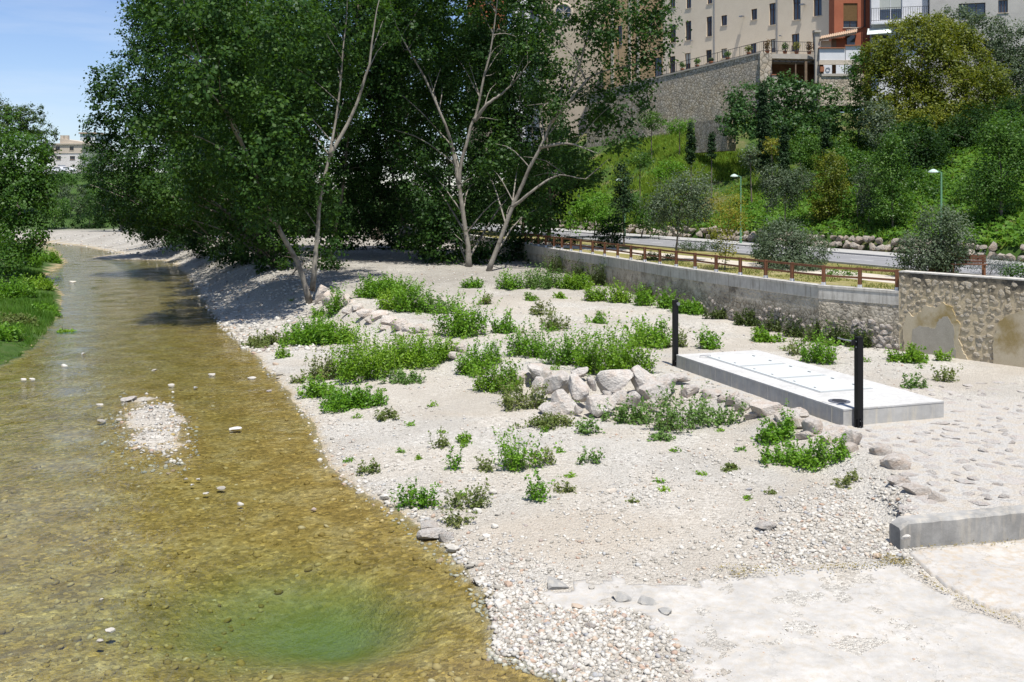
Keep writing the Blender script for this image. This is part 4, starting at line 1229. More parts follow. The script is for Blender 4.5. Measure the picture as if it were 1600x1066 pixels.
def tree(name, label, base, stems, blobs, leaf, lm, bark, r0, per_m2=60, clump_n=70, sigma=.55, group=None, cat="tree", limbs=26, shell=.5, aspect=.8, droop=.5, dead=0, crown_name="crown", lai=3.4):
    root = empty(name, base, label, cat, group)
    tb = MB(); spts = []
    for j, s in enumerate(stems):
        n = 18
        path = smooth_path(s, n)
        path[1:-1] += TR.normal(0, r0 * .12, (n - 2, 3))
        rad = r0 * (1 if j == 0 else .75) * (1 - np.linspace(0, 1, n) * .88)
        rad[0] *= 1.35; rad[1] *= 1.1
        tb.tube(path, rad, 8)
        spts.append(np.c_[path, rad])
    spts = np.concatenate(spts)
    per_m2 = min(lai / (.5 * aspect * leaf * leaf * .72), 1500)
    P, N, C = crown_points(blobs, per_m2, clump_n, sigma, shell)
    pick = TR.choice(len(C), min(limbs, len(C)), replace=False)
    for i in pick:
        c = C[i]
        hd = np.linalg.norm(spts[:, :2] - c[:2], axis=1)
        cost = hd + 1.2 * abs(spts[:, 2] - (c[2] - .75 * hd - .3)) + (spts[:, 2] > c[2]) * 5 + (spts[:, 2] < base[2] + .3 * (spts[:, 2].max() - base[2])) * 4
        q = spts[int(np.argmin(cost))]
        a = q[:3]; mid = (a + c) / 2 + np.array((0, 0, .10 * np.linalg.norm(c - a))) + TR.normal(0, .15, 3)
        rr_ = min(q[3] * .5, .013 * r0 / .25 * (np.linalg.norm(c - a) + 1))
        tb.tube(smooth_path([a, mid, c], 6), np.linspace(rr_, rr_ * .25, 6), 5, False)
    for _ in range(dead):
        q = spts[int(TR.integers(4, len(spts)))]
        d = TR.normal(size=3); d[2] = abs(d[2]) * .3; d /= np.linalg.norm(d)
        L = TR.uniform(1.5, 3.5)
        tb.tube(smooth_path([q[:3], q[:3] + d * L * .5 + TR.normal(0, .2, 3), q[:3] + d * L + TR.normal(0, .3, 3)], 5), np.linspace(.05, .012, 5), 4, False)
    tb.build("trunk", bark, root, True)
    V = leaf_quads(P, leaf, N, aspect, droop)
    fast_mesh(crown_name, V, quads_of(len(P)), lm, root)
    return root

def pxblobs(spec, dep=.9):
    out = []
    for (px, py, Y, w, h) in spec:
        c = at_y(px, py, Y); rx = w / F * Y; rz = h / F * Y
        out.append((c, (rx, dep * (rx + rz) / 2, rz)))
    return out
def pxpath(spec):
    return [at_y(px, py, Y) for px, py, Y in spec]
def base_of(px, Y, hill_=False, prom=False):
    X = (px - 800) / F * Y
    z = hz(X, Y) if hill_ else (PROM_Z if prom else gz(X, Y))
    return np.array((X, Y, z))

def poplar(label, px, Y, stems, blobs, **kw):
    bs = base_of(px, Y)
    st = []
    for s in stems:
        p = pxpath(s); p[0] = bs - (0, 0, .15) if len(st) == 0 else p[0]
        st.append(p)
    kw.setdefault('group', "poplars of the riverside grove")
    kw.setdefault('r0', .21); kw.setdefault('per_m2', 105); kw.setdefault('limbs', 34)
    kw.setdefault('lm', L_POPLAR); kw.setdefault('bark', M_BARK); kw.setdefault('leaf', .265); kw.setdefault('lai', 3.1)
    return tree("poplar_tree", label, bs, st, pxblobs(blobs, 1.25), **kw)

poplar("poplar leaning over the river with a pink rock at its foot", 485, 68.5,
    [[(485,462,68.5),(468,420,68),(440,365,67),(394,259,65),(356,184,64),(311,109,63),(290,30,62),(282,-60,61)],
     [(488,455,68.5),(497,340,69),(503,293,69),(515,243,69.5),(528,167,70),(535,90,70),(542,13,70),(548,-80,70)],
     [(515,243,69.5),(545,190,70),(575,110,70),(585,40,70),(600,-40,70)]],
    [(425,300,65,56,60),(480,290,71,50,70),(505,370,70.5,24,40),(375,235,70,60,60),(330,255,74,60,55),(440,130,71,60,70),(420,245,70,58,60),(360,200,77,60,60),(300,190,72,40,50),(400,225,64,85,85),(325,110,62,80,85),(300,0,62,90,80),(415,60,65,85,95),(510,150,72.5,62,80),(540,20,73,80,80),(262,175,62,48,52)], dead=4)
poplar("tall poplar with a pale forked trunk between the leaning poplars", 733, 86,
    [[(733,432,86),(731,390,86),(727,356,86),(717,288,86),(722,252,86),(733,207,86),(745,176,86),(756,122,86),(769,68,86),(776,9,86),(785,-70,86)],
     [(717,288,86),(706,234,86),(697,198,85),(661,117,85),(621,45,84),(605,-20,84)],
     [(741,188,86),(765,160,85),(792,140,85),(830,95,84)]],
    [(690,372,89,46,45),(755,395,90,40,32),(665,320,90,50,60),(780,300,90,50,60),(655,210,89,58,62),(735,120,90,65,65),(640,80,88,65,75),(800,20,90,66,75),(610,-40,85,70,60),(705,20,90,80,80),(720,-60,86,80,50)], dead=7, r0=.25)
poplar("poplar leaning right with a long bare pale trunk beside the retaining wall", 763, 83,
    [[(763,440,83),(777,387,83),(800,324,83),(824,270,82.5),(845,230,82),(867,180,82),(900,120,81),(917,58,80),(935,-10,80),(950,-80,80)],
     [(862,190,82),(895,152,81),(930,117,81),(993,99,80),(1030,80,79)],
     [(800,324,83),(830,300,82),(870,275,82),(915,280,81)],
     [(845,230,82),(890,225,81),(935,240,80)]],
    [(790,240,87,42,55),(835,320,87,36,40),(885,255,85,58,44),(910,165,83,60,46),(975,165,81,50,38),(845,105,86,60,60),(955,45,80,55,55),(1022,55,79,30,50),(905,0,81,70,50),(985,225,80,36,22),(1000,110,79,35,30),(1015,0,79,34,36)], dead=9, lai=2.5)
poplar("pair of dark stems leaning left in the shade at the middle of the grove", 668, 97,
    [[(661,410,97),(650,385,97),(632,351,97),(616,288,97),(600,200,96),(590,100,96),(585,0,96)],
     [(683,412,97),(665,370,97),(645,333,97),(630,293,97),(622,200,97),(630,90,97),(640,0,97)]],
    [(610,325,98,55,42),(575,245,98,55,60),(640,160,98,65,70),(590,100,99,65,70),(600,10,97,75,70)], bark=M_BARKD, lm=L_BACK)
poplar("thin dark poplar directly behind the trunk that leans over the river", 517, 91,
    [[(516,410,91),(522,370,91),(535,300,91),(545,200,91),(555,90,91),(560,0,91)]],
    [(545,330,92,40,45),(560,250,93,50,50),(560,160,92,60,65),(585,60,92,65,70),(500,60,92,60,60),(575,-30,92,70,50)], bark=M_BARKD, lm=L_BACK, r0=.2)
poplar("broad poplar hanging over the shaded water at the left end of the grove", 356, 105,
    [[(356,388,105),(345,350,104),(315,280,103),(285,200,102),(265,120,101),(255,40,100),(250,-40,100)],
     [(350,370,104),(370,290,105),(385,200,105),(395,100,105),(400,0,105)]],
    [(300,330,104,70,36),(225,318,101,60,34),(200,245,99,52,52),(186,160,98,40,42),(170,130,98,28,26),(235,110,99,52,60),(255,40,100,54,52),(300,200,103,75,80),(380,100,105,75,80),(370,290,106,60,60),(330,10,103,75,60),(222,20,100,24,34),(160,205,98,22,28)])
poplar("leafy poplar on the bank between the two trees that lean over the water", 432, 84,
    [[(432,425,84),(425,380,84),(405,300,83.5),(395,200,83),(390,100,83),(385,0,83)]],
    [(405,350,84,62,40),(355,290,82,62,52),(420,250,85,60,60),(345,180,81,62,70),(415,140,84,75,75),(350,60,82,75,75),(430,30,85,80,70),(300,250,80,40,45),(320,300,90,60,45),(270,300,96,56,42)], bark=M_BARKD, r0=.22)
poplar("slender poplar on the bank crest with its crown hidden among the others", 425, 99,
    [[(423,402,99),(420,350,99),(425,260,99),(430,150,99),(440,40,99),(445,-30,99)]],
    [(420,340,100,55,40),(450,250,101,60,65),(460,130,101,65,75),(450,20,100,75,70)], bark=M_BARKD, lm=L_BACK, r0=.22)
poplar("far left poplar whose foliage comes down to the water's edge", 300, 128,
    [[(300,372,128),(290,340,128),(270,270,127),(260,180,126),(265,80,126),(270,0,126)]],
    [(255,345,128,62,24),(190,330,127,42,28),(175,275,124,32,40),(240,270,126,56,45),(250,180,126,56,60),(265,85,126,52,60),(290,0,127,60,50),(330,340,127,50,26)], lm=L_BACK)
poplar("small tree with two bare stems on the far gravel shore", 192, 183,
    [[(193,368,183),(188,350,183),(182,335,183),(178,315,183)],[(193,368,183),(192,350,183),(194,330,183),(196,310,183)]],
    [(180,318,183,34,22),(215,325,183,34,22),(150,312,183,22,22),(235,345,183,26,18)], r0=.35, limbs=10, leaf=.32, per_m2=60)
for (lab, px, Y, bl) in (
    ("dark poplar filling the gap right of the forked trunk, behind the leaning poplar", 815, 108, [(815,330,108,45,45),(840,240,108,52,55),(800,140,108,60,60),(815,40,108,62,60),(772,215,110,40,56),(768,120,110,40,50)]),
    ("dark poplar at the back of the grove behind the paired leaning stems", 700, 122, [(700,345,122,55,24),(720,280,122,60,55),(690,180,122,60,65),(700,70,122,70,70)]),
    ("dark poplar at the back of the grove above the sunlit gap", 590, 136, [(600,320,136,45,34),(560,300,136,44,30),(600,230,136,55,55),(590,130,136,60,60),(590,30,136,66,60)]),
    ("dark poplar at the back of the grove behind the bank crest", 480, 138, [(480,345,138,55,26),(470,280,138,60,50),(480,180,138,65,65),(480,70,138,70,65)]),
    ("dark poplar far back between the river and the bank crest", 395, 146, [(390,345,146,55,20),(380,280,146,60,50),(380,180,146,65,65),(400,70,146,70,65)]),
    ("tall dark tree closing the view behind the forked poplar", 735, 156, [(740,320,156,60,44),(750,230,156,64,60),(745,130,156,66,64),(735,60,156,40,34)]),
    ("tall dark tree closing the view behind the leaning poplar", 835, 150, [(835,300,150,50,40),(840,210,150,50,50),(820,120,150,42,40)]),
    ("tall dark tree closing the view above the sunlit gap", 650, 158, [(650,310,158,50,34),(650,230,158,56,56),(640,120,158,60,60),(650,20,158,60,60)]),
    ("dark ivy covered tree standing on the promenade behind the fence", 856, 97, [(858,340,97,26,34),(868,285,97,36,36),(905,262,97,40,30),(820,280,98,34,40)])):
    prom = px == 856
    b0 = base_of(px, Y, False, prom)
    top = min(b[1] for b in bl)
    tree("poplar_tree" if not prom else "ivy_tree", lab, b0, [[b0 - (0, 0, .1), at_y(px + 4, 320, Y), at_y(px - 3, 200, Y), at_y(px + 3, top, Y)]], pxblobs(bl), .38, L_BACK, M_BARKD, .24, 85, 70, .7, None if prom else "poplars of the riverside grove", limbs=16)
b0 = base_of(570, 131)
tree("poplar_tree", "thin pale young trunk in the sunlit gap of the grove", b0, [[b0 - (0, 0, .1), at_y(566, 355, 131), at_y(560, 325, 131), at_y(556, 290, 131)]], pxblobs([(556,300,131,26,20),(572,285,131,22,20)]), .25, L_BACK, M_BARK, .2, 70, 60, .5, "poplars of the riverside grove", limbs=8)
st = base_of(589, 128)
sm = MB()
P, Fc = rock_verts(55, 3, 5, .08, .7); sm.add(P * (.85, .8, 1.0) + st + (0, 0, .6), Fc.tolist())
tag(sm.build("tree_stump", M_BARKD), "dark thick stump in the sunlit gap of the grove", "stump")

# ---- left bank
def px_tree(name, label, px, Y, bl, lm, leaf=.25, bark=M_BARKD, r0=.2, per=70, cn=60, sg=.5, hill_=False, prom=False, cat="tree", group=None, limbs=14, asp=.8, lai=3.5, shell=.5):
    b0 = base_of(px, Y, hill_, prom)
    cy_ = sum(b[1] for b in bl) / len(bl); topb = min(bl, key=lambda b: b[1])
    mid = at_y(sum(b[0] for b in bl) / len(bl), cy_, Y)
    stem = [b0 - (0, 0, .1), (b0 * .6 + mid * .4), mid, at_y(topb[0], topb[1], topb[2])]
    return tree(name, label, b0, [stem], pxblobs(bl), leaf, lm, bark, r0, per, cn, sg, group, cat, limbs, shell, asp, lai=lai)
px_tree("broadleaf_tree", "large leafy tree on the left bank reaching into the frame", -70, 97, [(-30,235,95,80,60),(35,250,94,42,45),(20,310,93,50,45),(58,300,93,26,34),(40,365,92,36,30),(-40,340,95,60,60),(10,395,92,40,22),(66,255,94,14,20)], L_PLANE, .26, per=100, limbs=24)
px_tree("pine_tree", "dark rounded pine standing above the left bank trees", 30, 215, [(10,200,215,36,34),(45,190,215,24,26),(-20,190,215,40,40)], L_PINE, .34, per=60, r0=.35)
px_tree("pine_tree", "small dark pine next to the far house", 74, 235, [(72,215,235,15,22),(68,240,235,16,18)], L_PINE, .34, per=60, r0=.3)
for (lab, px, Y, bl, lm) in (
    ("round green bush below the far house on the hillside", 100, 238, [(100,282,238,24,14)], L_PLANE),
    ("brownish green bush on the slope above the far shore", 110, 214, [(112,310,214,32,22)], L_OLIVE),
    ("dark bush at the far shore beside the bare stemmed tree", 138, 196, [(140,345,196,28,20)], L_BACK),
    ("bright green bush behind the far gravel shore", 165, 205, [(165,345,205,26,18)], L_GREEN),
    ("tall green bush right of the far house", 138, 250, [(140,255,250,14,28)], L_GREEN),
    ("grey green bush at the top of the far slope", 165, 225, [(165,300,225,30,24)], L_PLANE),
    ("dark green bush at the river bend under the left bank tree", 86, 195, [(85,330,195,22,30)], L_PLANE),
    ("low dark bush at the right end of the far gravel shore", 250, 178, [(250,350,178,36,18)], L_BACK),
    ("green bush behind the bank crest in the shade", 300, 172, [(310,345,172,40,22)], L_GREEN)):
    px_tree("bush", lab, px, Y, bl, lm, .32, per=55, cat="bush", limbs=6, r0=.12, group="bushes on the far shore")
px_tree("bush", "tall grass-like shrub at the water's edge on the left bank", 14, 86, [(12,415,86,20,20),(-6,400,86,22,26)], L_GREEN, .2, per=90, cat="bush", limbs=6, r0=.08)

for (lab, px, Y, bl, lm) in (
    ("dark bush on the bank crest left of the trunk leaning over the river", 395, 93, [(395,392,93,52,28),(355,380,97,44,24)], L_BACK),
    ("dark bush hanging down the bank beneath the broad poplar", 330, 113, [(330,374,113,52,22),(290,368,120,40,18)], L_BACK),
    ("dark bush at the bank bend before the far shore", 262, 134, [(262,364,134,46,17),(225,362,142,34,14)], L_BACK),
    ("leafy undergrowth bush around the foot of the leaning riverside trunk", 455, 80, [(432,398,84,36,24),(515,418,84,24,16)], L_POPLAR),
    ("dark bush at the foot of the paired stems", 640, 104, [(640,385,104,40,24),(610,378,106,30,18)], L_BACK),
    ("leafy bush around the foot of the forked poplar", 705, 92, [(695,406,92,36,24),(752,408,93,22,24)], L_POPLAR),
    ("dark bush between the pale leaning trunk and the wall", 800, 92, [(800,395,92,30,34),(835,400,91,24,26)], L_BACK),
    ("dark bush at the left of the sunlit gap", 535, 104, [(540,375,104,26,26)], L_BACK)):
    px_tree("bush", lab, px, Y, bl, lm, .26, per=55, cat="bush", limbs=6, r0=.08, group="bushes under the poplars")

# far undergrowth closing the view behind the grove
q = []
for (px0, px1, Y, y0, y1, n) in ((230, 560, 168, 330, 372, 9000), (540, 650, 165, 325, 352, 2500), (640, 900, 150, 320, 372, 7000), (60, 240, 262, 262, 300, 2500)):
    px = TR.uniform(px0, px1, n); t_ = TR.random(n); yt = y0 + 10 * vnoise(px / 14, px * 0 + 3); py = yt + (y1 - yt) * t_
    Yv = Y + TR.normal(0, 2.5, n)
    q.append(np.stack([(px - 800) / F * Yv, Yv, CAMZ + (HOR - py) / F * Yv], -1))
q = np.concatenate(q)
tag(fast_mesh("undergrowth", leaf_quads(q, .5, np.tile((0, -.3, .6), (len(q), 1))), quads_of(len(q)), L_BACK), "dense dark undergrowth behind the grove", None, None, "stuff")

# ---- promenade and hillside planting
V_ = "shrubs and young trees beside the road"; H_ = "trees on the hillside"
px_tree("young_tree", "dark narrow young tree with thin trunk left of the grey olive", 975, 90, [(973,318,90,17,28),(974,285,90,12,26),(972,262,90,7,16)], L_CYP, .17, M_BARKD, .09, 90, 50, .3, prom=True, group=V_, limbs=8)
px_tree("olive_tree", "grey green olive tree in front of the road, mid picture", 1055, 69, [(1058,312,69,44,34),(1085,290,69,34,26),(1028,325,69,26,20),(1095,330,69,24,18),(1050,350,69,28,12)], L_OLIVE, .17, M_BARKD, .09, 62, 40, .35, prom=True, group=V_, limbs=20, asp=.5, lai=2.4)
px_tree("sapling", "thin yellowish sapling just left of a lamp post", 1132, 61, [(1140,322,61,26,24),(1128,355,61,20,22),(1150,345,61,16,20),(1135,390,61,14,16)], L_YEL, .11, M_BARKD, .04, 26, 24, .25, prom=True, group=V_, limbs=14, lai=1.6)
px_tree("bush", "large loose green bush behind the fence in front of the road", 1243, 62, [(1220,375,63,40,34),(1262,392,62,34,28),(1245,415,61,48,16),(1205,400,62,24,24)], L_OLIVE, .15, M_BARKD, .07, 85, 40, .32, prom=True, cat="bush", group=V_, limbs=16, asp=.5)
px_tree("bush", "small dark round bush beside the large loose bush", 1187, 66, [(1187,387,66,14,16),(1190,402,66,12,8)], L_CYP, .11, M_BARKD, .05, 140, 40, .22, prom=True, cat="bush", group=V_, limbs=5)
px_tree("bush", "big round olive bush behind the stone wall next to the planter", 1468, 56, [(1440,390,56,34,28),(1492,375,56,26,42),(1465,350,56,30,28),(1420,405,56,20,18),(1462,410,56,40,16)], L_OLIVE, .15, M_BARKD, .08, 85, 40, .32, prom=True, cat="bush", group=V_, limbs=16, asp=.5)
px_tree("bush", "greyish lavender shrub around the bench", 1545, 58, [(1540,412,58,30,13),(1575,416,58,22,11)], L_LAV, .10, M_BARKD, .03, 120, 30, .2, prom=True, cat="bush", group=V_, limbs=5, asp=.3)
px_tree("bush", "low green shrub at the right end behind the stone wall", 1590, 55, [(1592,424,55,22,11),(1620,420,55,22,14)], L_GREEN, .10, M_BARKD, .03, 120, 30, .2, prom=True, cat="bush", group=V_, limbs=5)
for (lab, px, py, Y, w, h, lm) in (
    ("low bright green ground shrub between fence and sandy path", 1025, 404, 71, 30, 8, L_GREEN),
    ("flat green shrub in the verge behind the last fence bays", 1316, 432, 57.5, 28, 10, L_GREEN),
    ("grey green rosemary shrub in the verge by the road", 1092, 386, 81, 32, 9, L_OLIVE),
    ("dark low shrub in the verge beneath the narrow young tree", 950, 384, 88, 22, 8, L_LAV),
    ("dark low shrub far along the fence under the ivy tree", 880, 378, 90, 26, 10, L_BACK)):
    px_tree("low_shrub", lab, px, Y, [(px, py, Y, w, h)], lm, .10, M_BARKD, .03, 130, 40, .2, prom=True, cat="shrub", group=V_, limbs=4)
px_tree("bush", "dark leafy bush under the overhanging poplar by the fence", 960, 85, [(958,352,86,18,22),(948,370,86,22,14)], L_BACK, .16, M_BARKD, .06, 110, 40, .3, prom=True, cat="bush", group=V_, limbs=6)
px_tree("golden_bush", "tall yellowish green bush on the slope between the two lamps", 1295, 88, [(1298,268,88,20,36),(1288,305,88,22,26),(1310,300,88,16,26),(1292,330,88,20,16)], L_GOLD, .16, M_BARKD, .08, 85, 40, .32, hill_=True, group=H_, limbs=10)
px_tree("broadleaf_tree", "conical green tree with a yellow tip on the lower slope", 1395, 81, [(1392,318,81,36,30),(1392,275,81,33,34),(1392,240,81,20,26),(1395,217,81,10,14)], L_GREEN, .15, M_BARKD, .10, 90, 40, .35, hill_=True, group=H_, limbs=14)
px_tree("broadleaf_tree", "small conical tree half merged left of the yellow-tipped one", 1358, 84, [(1355,285,84,18,30),(1358,315,84,18,16)], L_OLIVE, .15, M_BARKD, .08, 90, 40, .3, hill_=True, group=H_, limbs=8)
px_tree("broadleaf_tree", "grey green bushy tree on the slope behind the large loose bush", 1228, 90, [(1222,300,90,32,28),(1248,285,90,28,24),(1205,275,90,18,18)], L_OLIVE, .15, M_BARKD, .08, 85, 40, .35, hill_=True, group=H_, limbs=12)
px_tree("broadleaf_tree", "dark green tree at the right edge of the slope with bare lower trunk", 1565, 74, [(1568,270,74,42,44),(1540,300,74,30,30),(1590,225,74,36,40),(1555,215,74,26,24)], L_GREEN, .16, M_BARKD, .12, 85, 40, .4, hill_=True, group=H_, limbs=16)
px_tree("broadleaf_tree", "slim dark tree left of the tree with bare lower trunk", 1520, 80, [(1518,300,80,22,34),(1525,330,80,16,20)], L_GREEN, .15, M_BARKD, .07, 85, 40, .3, hill_=True, group=H_, limbs=8)
for (lab, px, Y, y0, y1, w) in (
    ("dark pencil cypress standing alone on the bright grass slope", 1080, 112, 193, 252, 6.5),
    ("tall dark cypress in front of the big fig tree", 1193, 108, 128, 268, 9),
    ("cypress lower on the slope right of the tall cypress", 1226, 101, 195, 268, 7.5),
    ("thin young cypress between the lone cypress and the tall one", 1112, 110, 204, 245, 5),
    ("small cypress below the right end of the fig tree", 1290, 103, 188, 240, 6)):
    b0 = base_of(px, Y, True)
    n = 5
    bl = [(px, y1 - (y1 - y0) * (k + .4) / n, Y, w * 1.15 * (1.0, 1.05, .95, .8, .5)[k], (y1 - y0) / n * .75) for k in range(n)]
    tree("cypress", lab, b0, [[b0, at_y(px, y1 - 4, Y), at_y(px, (y0 + y1) / 2, Y), at_y(px, y0 + 4, Y)]], pxblobs(bl), .16, L_CYP, M_BARKD, .08, 260, 40, .16, "cypresses on the slope", limbs=6, shell=.3, lai=9)
px_tree("fig_tree", "wide dark green fig tree under the old stone wall", 1225, 119, [(1178,168,119,46,40),(1225,152,119,48,38),(1272,162,119,44,38),(1150,192,117,28,22),(1228,192,116,55,20),(1300,190,117,22,24),(1200,205,115,40,12),(1270,208,115,40,14)], L_FIG, .34, M_BARKD, .25, 85, 40, .5, hill_=True, group=H_, limbs=20)
px_tree("golden_tree", "large yellow-green tree in front of the balcony house", 1430, 108, [(1432,85,108,60,58),(1392,130,108,44,46),(1475,125,108,48,50),(1425,160,107,48,40),(1380,85,109,28,36),(1450,50,109,44,34),(1480,185,105,40,36),(1440,205,104,40,32),(1395,190,106,34,34)], L_GOLD, .24, M_BARKD, .25, 95, 50, .45, hill_=True, group=H_, limbs=30)
px_tree("broadleaf_tree", "dark green ivy hedge tree between white terrace and golden tree", 1342, 113, [(1345,110,113,18,34),(1342,160,113,22,34),(1345,205,112,24,28)], L_PLANE, .22, M_BARKD, .15, 110, 50, .4, hill_=True, group=H_, limbs=10)
px_tree("broadleaf_tree", "dark olive tree at the top right in front of the grey building", 1560, 113, [(1535,60,113,42,38),(1585,75,113,36,40),(1560,115,112,44,34),(1490,35,116,36,22),(1600,130,112,30,40)], L_OLIVE, .22, M_BARKD, .2, 95, 50, .45, hill_=True, group=H_, limbs=20)
px_tree("golden_tree", "smaller yellow-green tree low at the right of the large one", 1555, 103, [(1548,130,104,32,28),(1530,160,104,24,20),(1580,165,103,30,24)], L_GOLD, .22, M_BARKD, .14, 90, 50, .4, hill_=True, group=H_, limbs=12)
px_tree("broadleaf_tree", "wide dark tree on the slope below the golden tree", 1440, 94, [(1410,265,94,40,36),(1455,270,93,44,40),(1430,225,95,46,34)], L_BACK, .22, M_BARKD, .16, 110, 50, .45, hill_=True, group=H_, limbs=12)
px_tree("broadleaf_tree", "dark tree under the earth bank left of the right lamp", 1500, 96, [(1490,235,96,38,38),(1525,205,97,42,38),(1570,195,97,38,34),(1545,250,95,38,34)], L_BACK, .22, M_BARKD, .16, 110, 50, .45, hill_=True, group=H_, limbs=12)
px_tree("golden_tree", "yellow-green tree between the large golden tree and the olive at top right", 1510, 110, [(1510,95,110,36,44),(1530,140,109,30,30),(1490,60,111,30,30)], L_GOLD, .24, M_BARKD, .2, 110, 50, .45, hill_=True, group=H_, limbs=14)
for (lab, px, Y, bl, lm) in (
    ("dark bush at the right edge under the olive tree", 1600, 94, [(1598,180,95,34,34),(1600,240,92,30,30)], L_BACK),
    ("dark bush on the slope right of the yellow-tipped conical tree", 1470, 86, [(1468,310,86,34,28),(1445,285,88,26,22)], L_PLANE),
    ("leafy bush on the slope below the fig tree", 1270, 108, [(1270,240,108,30,22),(1310,235,108,26,24)], L_GREEN),
    ("dark bush between the golden bush and the grey tree", 1330, 96, [(1335,262,96,30,26),(1310,250,98,22,20)], L_PLANE),
    ("low lime bush on the bright slope near the lone cypress", 1050, 112, [(1050,262,112,20,12),(1030,275,111,16,10)], L_LIME),
    ("low green bush on the bright slope left of the lone cypress", 1000, 118, [(1000,250,118,20,12)], L_GREEN),
    ("green bush at the foot of the old wall, left end", 1018, 138, [(1018,188,138,20,14)], L_GREEN),
    ("bright bush at the foot of the old wall, below the railing", 1062, 132, [(1062,196,132,24,10)], L_LIME),
    ("dark grey green shrub at the foot of the golden tree", 1375, 101, [(1372,185,102,26,28),(1380,215,101,28,22)], L_OLIVE),
    ("dark shrub below the golden tree on the steep slope", 1425, 99, [(1425,215,100,30,26),(1440,245,99,34,22)], L_PLANE),
    ("dark shrub under the tree group at the right", 1500, 97, [(1500,215,98,28,24),(1530,230,97,26,22)], L_BACK),
    ("green bush above the dark earth bank at the right edge", 1575, 92, [(1575,195,93,34,20)], L_PLANE),
    ("lime green bush at the left end of the slope behind the grove", 930, 105, [(930,322,105,30,30),(905,340,104,24,22),(950,345,104,22,18)], L_LIME),
    ("fresh green bush right of the lime one under the hanging branches", 1000, 103, [(1000,325,103,24,24),(1020,345,102,20,16)], L_GREEN),
    ("pale flowering shrub below the tall cypress", 1207, 106, [(1206,228,106,10,14)], L_YEL),
    ("green bush on the slope right of the second cypress", 1255, 103, [(1258,222,103,22,16),(1240,238,102,18,14)], L_GREEN),
    ("grey shrub on the slope beneath the tall cypress", 1175, 103, [(1172,245,103,16,16)], L_OLIVE),
    ("dark bush on the slope under the golden bush", 1340, 86, [(1340,320,86,24,18)], L_PLANE)):
    px_tree("bush", lab, px, Y, bl, lm, .2, M_BARKD, .1, 85, 40, .4, hill_=True, cat="bush", group="bushes on the hillside", limbs=8)

# ground cover and grass on the hillside
n = 80000
u = TR.uniform(42, 135, n); nn_ = 59.6 + 27 * TR.random(n) ** 1.05
X = NV[0] * nn_ + UV[0] * u; Y = NV[1] * nn_ + UV[1] * u
mask = fbm(X * .22, Y * .22, 4) + .25 * fbm(X * 1.2, Y * 1.2, 3)
right = sstep(96, 80, u)                         # lush creeper to the right, thin grass to the left
keep = (mask + right * .5 > -.06 + .1 * TR.normal(size=n)) & (X > -20)
X, Y = X[keep], Y[keep]
hgt = .12 + .35 * TR.random(len(X)) * (1 + np.clip(mask[keep] * 2, 0, 1.5))
Q = np.stack([X, Y, hill_h(X, Y) + hgt], -1)
lush = TR.random(len(X)) < .10 + .85 * right[keep]
q1 = Q[lush]; q2 = Q[~lush]
tag(fast_mesh("creeper_foliage", leaf_quads(q1, .34, np.tile((-.2, -.3, 1.0), (len(q1), 1))), quads_of(len(q1)), leaf_mat("creeper_leaf", (.035, .095, .010), (.070, .155, .016), (.13, .23, .03), .55, .28, .12)), "green creeper covering the slope", None, None, "stuff")
def blades(P, h, w, lean=.35, rg=TR):
    n = len(P)
    a = rg.uniform(0, 2 * np.pi, n); d = np.stack([np.cos(a), np.sin(a), np.zeros(n)], -1)
    l = rg.normal(0, lean, (n, 3)); l[:, 2] = 1
    hh = (h * (.5 + rg.random(n)))[:, None] if np.ndim(h) == 0 else (h * (.5 + rg.random(n)))[:, None]
    V = np.empty((n, 3, 3)); V[:, 0] = P - d * w / 2; V[:, 1] = P + d * w / 2; V[:, 2] = P + l * hh
    return V.reshape(-1, 3), np.arange(n * 3).reshape(-1, 3)
L_GRASS = leaf_mat("grass_blade", (.045, .11, .012), (.075, .17, .018), (.13, .21, .035), .55, .3, .2)
q2 = np.repeat(q2, 3, 0) + TR.normal(0, .16, (len(q2) * 3, 3)) * (1, 1, 0); q2[:, 2] = hill_h(q2[:, 0], q2[:, 1]) - .02
V, Fc = blades(q2, .62, .13)
L_GRASS2 = leaf_mat("slope_grass", (.085, .155, .016), (.15, .24, .028), (.24, .29, .055), .6, .3, .1)
tag(fast_mesh("grass", V, Fc, L_GRASS2), "tall grass on the hillside", None, None, "stuff")
# left bank grass
n = 90000
Y = 44 + 110 * TR.random(n) ** 1.5; X = -.5 * (Y - 48) - 25 - np.abs(TR.normal(0, 6, n)) + 4
dl = poly_dist(X, Y, LEFT_SHORE)
z = ground_h(X, Y)
keep = (dl < .1 + .5 * fbm(X * .6, Y * .6, 3)) & (z > -.02) & (fbm(X * .9, Y * .9, 3) > -.28)
X, Y, z = X[keep], Y[keep], z[keep]
V, Fc = blades(np.stack([X, Y, z - .02], -1), .06 + .60 * np.clip(fbm(X * .5, Y * .5, 4) + .15, 0, 1), .05)
tag(fast_mesh("grass", V, Fc, L_GRASS), "green grass on the left river bank", None, None, "stuff")
# thin grass on the promenade verges
n = 24000
u = TR.uniform(-2, 60, n); nn_ = TR.uniform(36, 47.2, n)
X = NV[0] * nn_ + UV[0] * u; Y = NV[1] * nn_ + UV[1] * u
ok = (poly_dist(X, Y, WALL_LINE) > .7) & ~((nn_ > 39.4) & (nn_ < 43.5)) & (fbm(X * .5, Y * .5, 3) > -.1)
P = np.stack([X[ok], Y[ok], np.full(ok.sum(), PROM_Z)], -1)
V, Fc = blades(P, .10, .06)
tag(fast_mesh("grass", V, Fc, leaf_mat("dry_grass_blade", (.10, .14, .03), (.17, .19, .05), (.27, .25, .09), .6, .25, .2)), "thin dry grass on the verges", None, None, "stuff")

